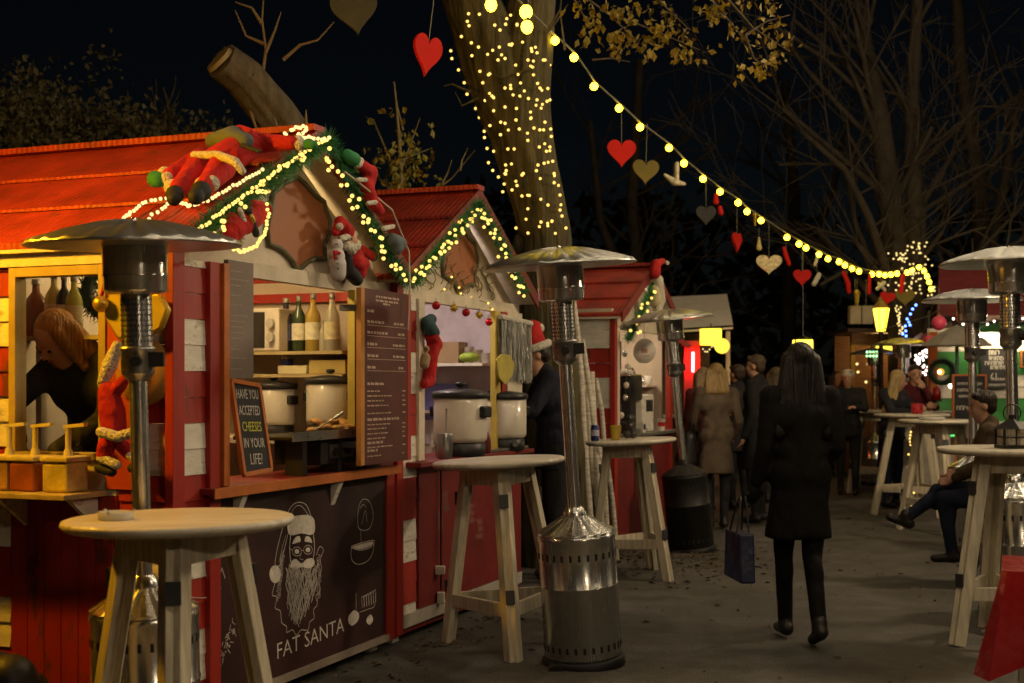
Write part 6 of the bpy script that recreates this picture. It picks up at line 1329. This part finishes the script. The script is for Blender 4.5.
# ------------------------------------------------------------------ people
CLOTH = {}
def cloth(name, c, **k): return pm('cloth_' + name, c, .85, var=.4, sc=9, bump=.9, bsc=9, bd=.035, spec=.2, st=(1, 1, .55), **k)
def hand_caps(mb, w, d, side, curl=.35, palmn=None, sc=1.0):
    """palm and five bent fingers; w wrist, d direction of the hand"""
    d = V(d).normalized(); pn = V(palmn or (0, 1, 0)); pn = (pn - d * pn.dot(d)).normalized(); x = d.cross(pn).normalized() * side
    S_ = sc; palm = w + d * .045 * S_
    mb.cap(w, palm + x * .012 * S_, .022 * S_, .022 * S_, 8); mb.cap(w + d * .01, palm - x * .014 * S_, .02 * S_, .021 * S_, 8); mb.cap(palm + x * .026 * S_ + d * .03 * S_, palm - x * .026 * S_ + d * .028 * S_, .014 * S_, .013 * S_, 8)
    for k, ln in enumerate((.066, .076, .072, .055)):
        b = palm + d * .032 * S_ + x * (.03 - .0205 * k) * S_; l = ln * S_; d1 = (d + pn * curl).normalized(); d2 = (d + pn * curl * 2.6).normalized(); e = b + d1 * l * .5
        mb.cap(b, e, .0098 * S_, .009 * S_, 6); mb.cap(e, e + d2 * l * .45, .009 * S_, .0075 * S_, 6)
    b = w + d * .03 * S_ + x * .024 * S_; e = b + (x * .8 + d * .7 + pn * .3).normalized() * .038 * S_
    mb.cap(b, e, .0125 * S_, .0105 * S_, 6); mb.cap(e, e + (d + pn * .4).normalized() * .03 * S_, .0105 * S_, .008 * S_, 6)
def person(label, loc, rz, H, coat, legs_c, hair_c, pose=None, hair='short', coat_len=.80, hat=None, female=False, shoes=(.015, .013, .012), skirt=None, group=None, face=True, gloves=False, collar=True, coat_name='coat', vox=.011, beard=False):
    k = H / 1.72; J = dict(hipL=(-.09, 0, .93), hipR=(.09, 0, .93), kneeL=(-.10, .02, .49), kneeR=(.10, .02, .49), ankL=(-.10, -.02, .085), ankR=(.10, -.02, .085),
        pel=(0, 0, .97), waist=(0, 0, 1.10), chest=(0, .0, 1.30), shL=(-.175, 0, 1.42), shR=(.175, 0, 1.42), elL=(-.235, -.03, 1.13), elR=(.235, -.03, 1.13), wrL=(-.24, .06, .89), wrR=(.24, .06, .89), neck=(0, -.005, 1.47), head=(0, .02, 1.61), look=(0, 1, 0), toeL=(-.02, 1, 0), toeR=(.02, 1, 0))
    J.update(pose or {}); J = {a: V(b) for a, b in J.items()}
    fm = .92 if female else 1.0
    M = Matrix.Translation(V(loc)) @ Matrix.Rotation(R(rz), 4, 'Z') @ Matrix.Scale(k, 4)
    hd, lk = J['head'], J['look'].normalized(); sd = lk.cross(V((0, 0, 1))).normalized(); upv = sd.cross(lk).normalized()
    def H_(x, y, z): return hd + sd * x + lk * y + upv * z
    rotm = Matrix((sd, lk, upv)).transposed()
    b = MB()
    b.sph(H_(0, -.005, .03), (.074, .092, .085), 18, 14, rotm); b.sph(H_(0, .025, -.03), (.058, .066, .085), 16, 12, rotm); b.cap(H_(0, .045, -.085), H_(0, .06, -.095), .024, .02)       # skull, face, chin
    b.cap(H_(0, .086, .012), H_(0, .104, -.022), .009, .014, 8)                                                         # nose
    b.cap(H_(-.018, .082, -.055), H_(.018, .082, -.055), .009, .009, 8)                                                 # lips
    for s in (-1, 1): b.sph(H_(s * .076, -.005, -.005), (.010, .019, .030), 8, 8, rotm); b.sph(H_(s * .035, .07, -.015), (.02, .015, .018), 8, 6, rotm)
    b.cap(J['neck'] - V((0, 0, .05)), hd - V((0, 0, .05)), .052 * fm, .050 * fm)
    b.cap(J['chest'] + V((-.07, 0, 0)), J['chest'] + V((.07, 0, 0)), .105 * fm); b.cap(J['chest'], J['waist'], .11 * fm, .10 * fm); b.cap(J['waist'] + V((-.04, 0, 0)), J['waist'] + V((.04, 0, 0)), .09); b.cap(J['pel'] + V((-.06, 0, 0)), J['pel'] + V((.06, 0, 0)), .105); b.cap(J['waist'], J['pel'], .095, .10); b.cap(J['shL'], J['shR'], .055 * fm); b.cap(J['chest'], (J['shL'] + J['shR']) / 2, .1, .07)
    for s, S_ in ((-1, 'L'), (1, 'R')):
        b.cap(J['hip' + S_], J['knee' + S_], .085 * fm, .055); b.cap(J['knee' + S_], J['ank' + S_], .054, .036)
        to = J['toe' + S_].normalized(); b.cap(J['ank' + S_] + V((0, 0, -.03)) - to * .01, J['ank' + S_] + V((0, 0, -.042)) + to * .10, .028, .022)
        b.cap(J['sh' + S_], J['el' + S_], .046 * fm, .037 * fm); b.cap(J['el' + S_], J['wr' + S_], .037 * fm, .025)
        w, e = J['wr' + S_], J['el' + S_]; hand_caps(b, w, w - e, -s, .35, J.get('palm' + S_, V((0, 1, 0)) if abs((w - e).normalized().y) < .8 else V((0, 0, -1))))
    old = None
    o = b.build('person', SKIN, None, remesh=vox, smooth_it=3); o.matrix_basis = M; tag(o, label, 'person', group)
    def child(nm, mb_, mat, rm=.013, it=5): return mb_.build(nm, mat, o, True, remesh=rm, smooth_it=it)
    if gloves:
        for s, S_ in ((-1, 'L'), (1, 'R')):
            m = MB(); w, e = J['wr' + S_], J['el' + S_]; hand_caps(m, w, w - e, -s, .35, V((0, 1, 0)), 1.0); m.v = [w + (p - w) * 1.06 for p in m.v]; m.cap(w, w.lerp(e, .12), .03, .032); child('glove', m, cloth('glove', (.012, .011, .011)), .010, 2)
    # trousers and shoes
    m = MB()
    for S_ in 'LR':
        m.cap(J['hip' + S_], J['knee' + S_], .10 * fm, .066 * fm); m.sph(J['knee' + S_].lerp(J['ank' + S_], .28) - V((0, .018, 0)), (.058 * fm, .062 * fm, .11)); m.cap(J['knee' + S_], J['ank' + S_] + V((0, 0, .0)), .062 * fm, .045)
    m.cap(J['pel'] + V((-.06, 0, 0)), J['pel'] + V((.06, 0, 0)), .118); child('trousers', m, cloth('legs_' + legs_c[0], legs_c[1]), .014)
    for S_ in 'LR':
        m = MB(); to = J['toe' + S_].normalized(); a = J['ank' + S_]
        m.cap(a + V((0, 0, -.03)) - to * .03, a + V((0, 0, -.045)) + to * .13, .042, .032); m.cap(a + V((0, 0, .03)), a + V((0, 0, -.03)), .045, .046); m.box(a.x - .01, a.x + .01, a.y - .01, a.y + .01, a.z - .07, a.z - .05); child('shoe', m, pm('shoe_leather', shoes, .4), .011, 3)
    # coat with sleeves and skirt
    m = MB(); c = J['chest']
    m.cap(c + V((-.075, 0, 0)), c + V((.075, 0, 0)), .13 * fm); m.cap(c, J['waist'], .14 * fm, .135 * fm); m.cap(J['waist'] + V((-.05, 0, 0)), J['waist'] + V((.05, 0, 0)), .122 * fm); m.cap(J['waist'], J['pel'], .13, .14); m.cap(J['shL'], J['shR'], .075 * fm); m.cap(J['pel'] + V((-.06, 0, 0)), J['pel'] + V((.06, 0, 0)), .13)
    m.cap(J['neck'] - V((0, 0, .055)), J['neck'] + V((0, -.012, .012 if collar else -.03)), .08, .07)
    for S_ in 'LR':
        w, e = J['wr' + S_], J['el' + S_]; m.cap(J['sh' + S_], e, .068 * fm, .055 * fm); m.cap(e, w.lerp(e, .04), .055 * fm, .043)
    if coat_len < .9:
        ff = min(1, max(.1, (.93 - coat_len) / .44)); hm_ = (J['hipL'].lerp(J['kneeL'], ff) + J['hipR'].lerp(J['kneeR'], ff)) / 2; hm_.z = coat_len
        pts = [J['waist'], J['pel'], J['pel'].lerp(hm_, .5), hm_]; rr_ = (.135, .155, .175, .20 if female else .185); n_ = 28
        vs = [p_ + V((math.cos(a_) * r_ * (1 + .02 * math.sin(a_ * 7 + 1)), math.sin(a_) * r_ * .80 * (1 + .03 * math.sin(a_ * 5)), 0)) for p_, r_ in zip(pts, rr_) for a_ in [2 * math.pi * q_ / n_ for q_ in range(n_)]]
        m.add(vs, [(i_ * n_ + q_, (i_ + 1) * n_ + q_, (i_ + 1) * n_ + (q_ + 1) % n_, i_ * n_ + (q_ + 1) % n_) for i_ in range(3) for q_ in range(n_)]); m.add(vs[:n_], [tuple(range(n_))]); m.add(vs[-n_:], [tuple(range(n_))[::-1]])
    ct_ = child(coat_name, m, cloth(coat[0], coat[1]), .015, 6)
    # hair
    m = MB(); hm = pm('hair_' + hair_c[0], hair_c[1], .45, var=.5, sc=14, st=(5, 5, .35), bump=.9, bsc=14, bd=.02)
    if hair != 'none':
        m.sph(H_(0, -.022, .048), (.083, .092, .082), 18, 14, rotm)
        if hair == 'short': m.sph(H_(0, -.05, -.0), (.076, .055, .07), 14, 10, rotm); m.cap(H_(-.05, .05, .088), H_(.05, .05, .085), .025, .022)
        if hair in ('long', 'bob'):
            ln = .40 if hair == 'long' else .17
            for x in (-.075, -.035, 0, .035, .075): m.cap(H_(x, -.06 + abs(x) * .3, .02), H_(x * (1.9 if ln > .3 else 1.25), -.085 + abs(x) * .3, -ln), .045, .04)
            for s in (-1, 1): m.cap(H_(s * .072, .02, .04), H_(s * .095, .02, -ln * .8), .03, .026)
        child('hair', m, hm, .011, 3)
    if face:
        m = MB()
        for s in (-1, 1): m.sph(H_(s * .033, .083, -.004), (.0125, .006, .007), 10, 6, rotm)
        m.build('eyes', pm('eye_dark', (.03, .02, .015), .15), o, True)
        m = MB(); 
        for s in (-1, 1): m.cap(H_(s * .02, .088, .018), H_(s * .05, .078, .02), .0045, .003, 6)
        m.build('eyebrows', hm, o, True)
        m = MB(); m.cap(H_(-.02, .0895, -.056), H_(.02, .0895, -.056), .0042, .0042, 6); m.build('lips', pm('lips', (.38, .12, .10), .45), o, True)
    if hat == 'red':
        m = MB(); m.cap(H_(0, -.01, .08), H_(.01, -.05, .19), .098, .06); m.cap(H_(.01, -.05, .19), H_(.10, -.10, .20), .055, .03); ht = child('hat', m, SUIT, .012)
        m = MB(); m.tube([H_(.098 * math.cos(a * .3307), -.005 + .108 * math.sin(a * .3307), .055) for a in range(20)], .028, 8); m.build('hat_brim', FUR, ht, True); m = MB(); m.sph(H_(.125, -.11, .17), .035); m.build('hat_pompom', FUR, ht, True)
    if hat == 'cap':
        m = MB(); m.sph(H_(0, -.01, .06), (.092, .10, .075), 16, 10, rotm); child('cap', m, pm('cap_pale', (.5, .45, .36), .9), .012)
    return o
BLK = ('black', (.018, .017, .018)); DK = ('dark', (.028, .026, .026))
WALK = dict(hipL=(-.08, 0, .93), kneeL=(-.06, .12, .52), ankL=(-.045, .13, .09), kneeR=(.065, -.02, .50), ankR=(.04, -.22, .12), toeR=(.02, 1, -.35))
# woman walking away in the middle of the path
p = person('woman in dark coat with long dark hair walking away in the middle of the path', gx(800, 5.15), 6, 1.70, ('near_black', (.0055, .0048, .0042)), ('near_black2', (.005, .0045, .004)), ('vdark', (.006, .004, .0025)), dict(WALK, elL=(-.215, -.02, 1.14), wrL=(-.245, .05, .92), elR=(.215, -.03, 1.13), wrR=(.17, .16, 1.0)), 'long', .60, female=True, face=False, gloves=True)
bag = MB(); M = wm(p); bag.M = M
bag.prism([(-.30, -.10, .64), (-.30, .20, .64), (-.30, .23, .36), (-.30, -.13, .36)], (-.09, 0, 0)); tag(bag.build('shopping_bag', pm('bag_dark_blue', (.012, .016, .05), .45, bump=.6, bsc=8, bd=.03), bev=.012), 'dark blue shopping bag carried at the left side of the walking woman', 'bag')
mb = MB()
for x in (-.31, -.38): mb.tube([M @ V(q) for q in ((x, -.02, .635), (x * .5 - .155, .03, .80), (x * .4 - .18, .07, .835), (x * .5 - .155, .10, .80), (x, .13, .635))], .006, 6)
mb.build('handle', BLACK, bpy.data.objects['shopping_bag'])
# woman in a taupe coat, back to the camera
p = person('blonde woman in a taupe coat standing with her back to the camera', gx(716, 9.2), 4, 1.68, ('taupe', (.085, .062, .04)), BLK, ('blonde', (.26, .17, .06)), dict(elL=(-.24, .02, 1.14), wrL=(-.19, .16, .98), ankL=(-.07, -.02, .085), ankR=(.08, -.02, .085), wrR=(.2, .12, .95)), 'bob', .58, female=True, face=False)
M = wm(p); bag = MB(); bag.cap(M @ V((-.28, .02, .95)), M @ V((-.30, .06, .72)), .07, .12); tag(bag.build('handbag', BLACK, remesh=.014), 'black shoulder bag hanging at the left of the taupe coat', 'bag')
mb = MB(); mb.tube([M @ V(q) for q in ((-.28, .0, .98), (-.22, -.02, 1.3), (-.17, .0, 1.49), (-.2, .05, 1.3), (-.28, .06, .98))], .009, 6); mb.build('strap', BLACK, bpy.data.objects['handbag'])
person('man in a black overcoat with short brown hair, facing left beside the taupe coat', gx(757, 9.6), 62, 1.78, BLK, DK, ('brown', (.07, .04, .02)), dict(elR=(.24, .06, 1.15), wrR=(.18, .26, 1.12)), 'short', .55)
person('dark haired person half hidden between the taupe coat and the man in black', gx(738, 10.6), 30, 1.70, DK, BLK, ('darkbrown', (.05, .03, .02)), None, 'short', .7)
person('person in dark jacket mostly hidden behind the walking woman', gx(776, 11.2), -20, 1.68, ('grey', (.05, .046, .045)), DK, ('ash', (.10, .07, .04)), None, 'bob', .75, female=True)
person('woman with light hair in the crowd at the left of the taupe coat', gx(703, 10.4), 25, 1.66, ('dark_red', (.10, .02, .02)), BLK, ('light', (.30, .2, .1)), None, 'bob', .7, female=True)
person('man in a pale cap and dark jacket by the farthest bar table', gx(848, 12.0), 160, 1.66, BLK, DK, ('grey', (.2, .18, .15)), dict(elL=(-.24, .1, 1.2), wrL=(-.12, .3, 1.22)), 'short', .8, hat='cap')
person('blonde woman in a black leather jacket leaning on the bar table', gx(892, 10.75), -142, 1.66, ('leather', (.02, .02, .024)), ('jeans', (.014, .018, .036)), ('blonde2', (.42, .30, .12)), dict(head=(0, .09, 1.58), neck=(0, .04, 1.45), look=(-.45, .8, -.2), chest=(0, .03, 1.29), elL=(-.24, .18, 1.20), wrL=(-.08, .36, 1.22), elR=(.24, .16, 1.20), wrR=(.1, .36, 1.2)), 'long', .85, female=True)
person('dark haired man in a dark red top resting his chin on his hand', gx(911, 11.1), 200, 1.72, ('burgundy', (.08, .012, .016)), DK, ('black', (.02, .015, .012)), dict(head=(0, .08, 1.60), neck=(0, .04, 1.46), look=(.35, .9, -.12), elL=(-.16, .26, 1.20), wrL=(-.05, .20, 1.42), palmL=(0, -1, 0), elR=(.22, .20, 1.18), wrR=(.06, .36, 1.21)), 'short', .9)
person('person in a red jacket seen far off between the walking woman and the kiosk', gx(836, 14.5), 200, 1.68, ('red_jacket', (.16, .02, .02)), BLK, ('brown2', (.06, .035, .02)), dict(elR=(.24, .1, 1.2), wrR=(.1, .3, 1.2)), 'bob', .8, female=True)
person('person in an olive coat standing by the brown kiosk counter', gx(929, 13.2), 150, 1.72, ('olive', (.07, .065, .03)), DK, ('brown3', (.04, .025, .015)), dict(elL=(-.24, .12, 1.2), wrL=(-.1, .3, 1.2)), 'short', .8)
# man in the red hat at the middle stall
p = person('person in dark jacket and red white brimmed hat bending over the middle stall counter', gx(556, 6.75), 96, 1.86, ('navy', (.016, .018, .03)), BLK, ('dark2', (.03, .02, .015)), dict(head=(0, .14, 1.56), neck=(0, .09, 1.43), look=(0, .9, -.35), chest=(0, .06, 1.27), shL=(-.175, .06, 1.40), shR=(.175, .06, 1.40), elL=(-.25, .2, 1.18), wrL=(-.16, .42, 1.16), elR=(.24, .18, 1.18), wrR=(.14, .40, 1.18)), 'short', .78, hat='red')
# worker behind the side window
sp_ = P(.40, -1.10, 0)
person('stall worker with fair hair bending down behind the side window', V((sp_.x, sp_.y, .12)), 150, 1.84, ('charcoal', (.03, .03, .035)), DK, ('fair', (.40, .19, .035)), dict(head=(.02, .22, 1.46), neck=(0, .12, 1.38), look=(.1, .7, -.6), chest=(0, .07, 1.25), shL=(-.175, .09, 1.36), shR=(.175, .09, 1.36), elL=(-.26, .2, 1.12), wrL=(-.1, .34, .98), elR=(.22, .32, 1.16), wrR=(.05, .40, 1.02)), 'bob', .9, female=True)
# seated man on the right
ps = gx(1001, 6.55)
SIT = dict(pel=(0, 0, .70), hipL=(-.09, .02, .68), hipR=(.09, .02, .68), kneeL=(-.12, .40, .66), kneeR=(.12, .42, .72), ankL=(-.11, .34, .25), ankR=(-.10, .68, .50), toeR=(0, .9, .35), waist=(0, .02, .86), chest=(0, .07, 1.07), shL=(-.185, .08, 1.17), shR=(.185, .08, 1.17), neck=(0, .09, 1.22), head=(0, .13, 1.36), look=(-.2, 1, -.12), elL=(-.25, .12, .92), wrL=(-.10, .32, .82), elR=(.24, .12, .92), wrR=(.08, .32, .84))
person('man in a brown jacket seated on a folding stool with one leg crossed', V((ps.x, ps.y, 0)), 66, 1.66, ('brown_jacket', (.065, .042, .022)), ('jeans', (.014, .018, .036)), ('dark', (.022, .014, .008)), SIT, 'short', .95)
t = thing('folding_stool', 'high folding chair with red seat pad under the seated man', 'chair', Matrix.Translation(ps) @ Matrix.Rotation(R(66), 4, 'Z'))
MB().box(-.19, .19, -.16, .20, .565, .60).build('seat_pad', pm('pad_red', (.36, .02, .02), .7), t, True, bev=.01)
for s in (-1, 1):
    mb = MB(); mb.beam((s * .2, -.22, 0), (s * .2, .20, .56), .025, .03); mb.build('leg', BLACKM, t, True); mb = MB(); mb.beam((s * .17, .24, 0), (s * .17, -.22, .98), .025, .03); mb.build('leg', BLACKM, t, True)
mb = MB()
for z in (.80, .87, .94): mb.beam((-.17, -.135 - (z - .80) * .48, z), (.17, -.135 - (z - .80) * .48, z), .012, .045)
mb.build('backrest', pm('slat_wood', (.16, .09, .04), .5), t, True); mb = MB(); mb.beam((-.2, .03, .30), (.2, .03, .30), .02, .02); mb.build('foot_rail', BLACKM, t, True)

# ------------------------------------------------------------------ unseen globe lamps and bulb cords added outside the view for their light
def added_lamp(label, x, y, z, r, mat):  # globe on a post, out of view, put in only to light the scene
    t = thing('added_globe_lamp', label, 'street lamp', (x, y, 0), 'unseen globe lamps added for light')
    mb = MB(); mb.cyl((0, 0, 0), (0, 0, .4), .08, .06, 14); mb.cyl((0, 0, .4), (0, 0, z - r), .04, .035, 12); mb.build('post', BLACKM, t, True)
    MB().sph((0, 0, z), r, 24, 16).build('globe', mat, t, True); MB().lathe([(r * .55, z - r * 1.05), (r * .4, z - r * 1.15), (0, z - r * 1.2)], 16).build('collar', BLACKM, t, True)
added_lamp('unseen globe lamp added left of the first stall wall to light it amber', -2.95, 4.71, 2.75, .13, em('globe_amber', (1, .46, .012), LAMPA))
added_lamp('unseen globe lamp added behind the camera to the right as warm fill', 3.4, -1.6, 3.6, .22, em('globe_warm', (1, .76, .48), LAMPB))
added_lamp('unseen globe lamp added outside the right edge of the view as warm fill', 5.3, 9.0, 3.9, .20, em('globe_warm_side', (1, .76, .48), LAMPC))
E_OV = em('overhead_fill_bulb', (1, .78, .50), OVER)  # bulbs of the added overhead cords, soft fill from above the frame
for lab, a, b, n in (('unseen cord of bulbs added above the camera as soft fill', (-.4, 2.6, 4.2), (5.6, 4.4, 4.3), 11), ('unseen cord of bulbs added over the path at the nearest stall as soft fill', (-.9, 5.2, 4.9), (5.4, 7.2, 5.0), 12), ('unseen cord of bulbs added over the path by the third stall as soft fill', (1.2, 9.5, 5.9), (7.5, 11.5, 5.9), 12), ('unseen cord of bulbs added over the path by the canvas kiosk to brighten it', (1.0, 15.0, 7.2), (9.5, 17.0, 7.2), 12)):
    a, b = V(a), V(b); bulb_string('festoon_lights', lab, [a.lerp(b, i / (n - 1)) - V((0, 0, .45 * math.sin(math.pi * i / (n - 1)))) for i in range(n)], 'unseen cords of bulbs added for fill', .05, E_OV, cordr=.008, drop=.06)
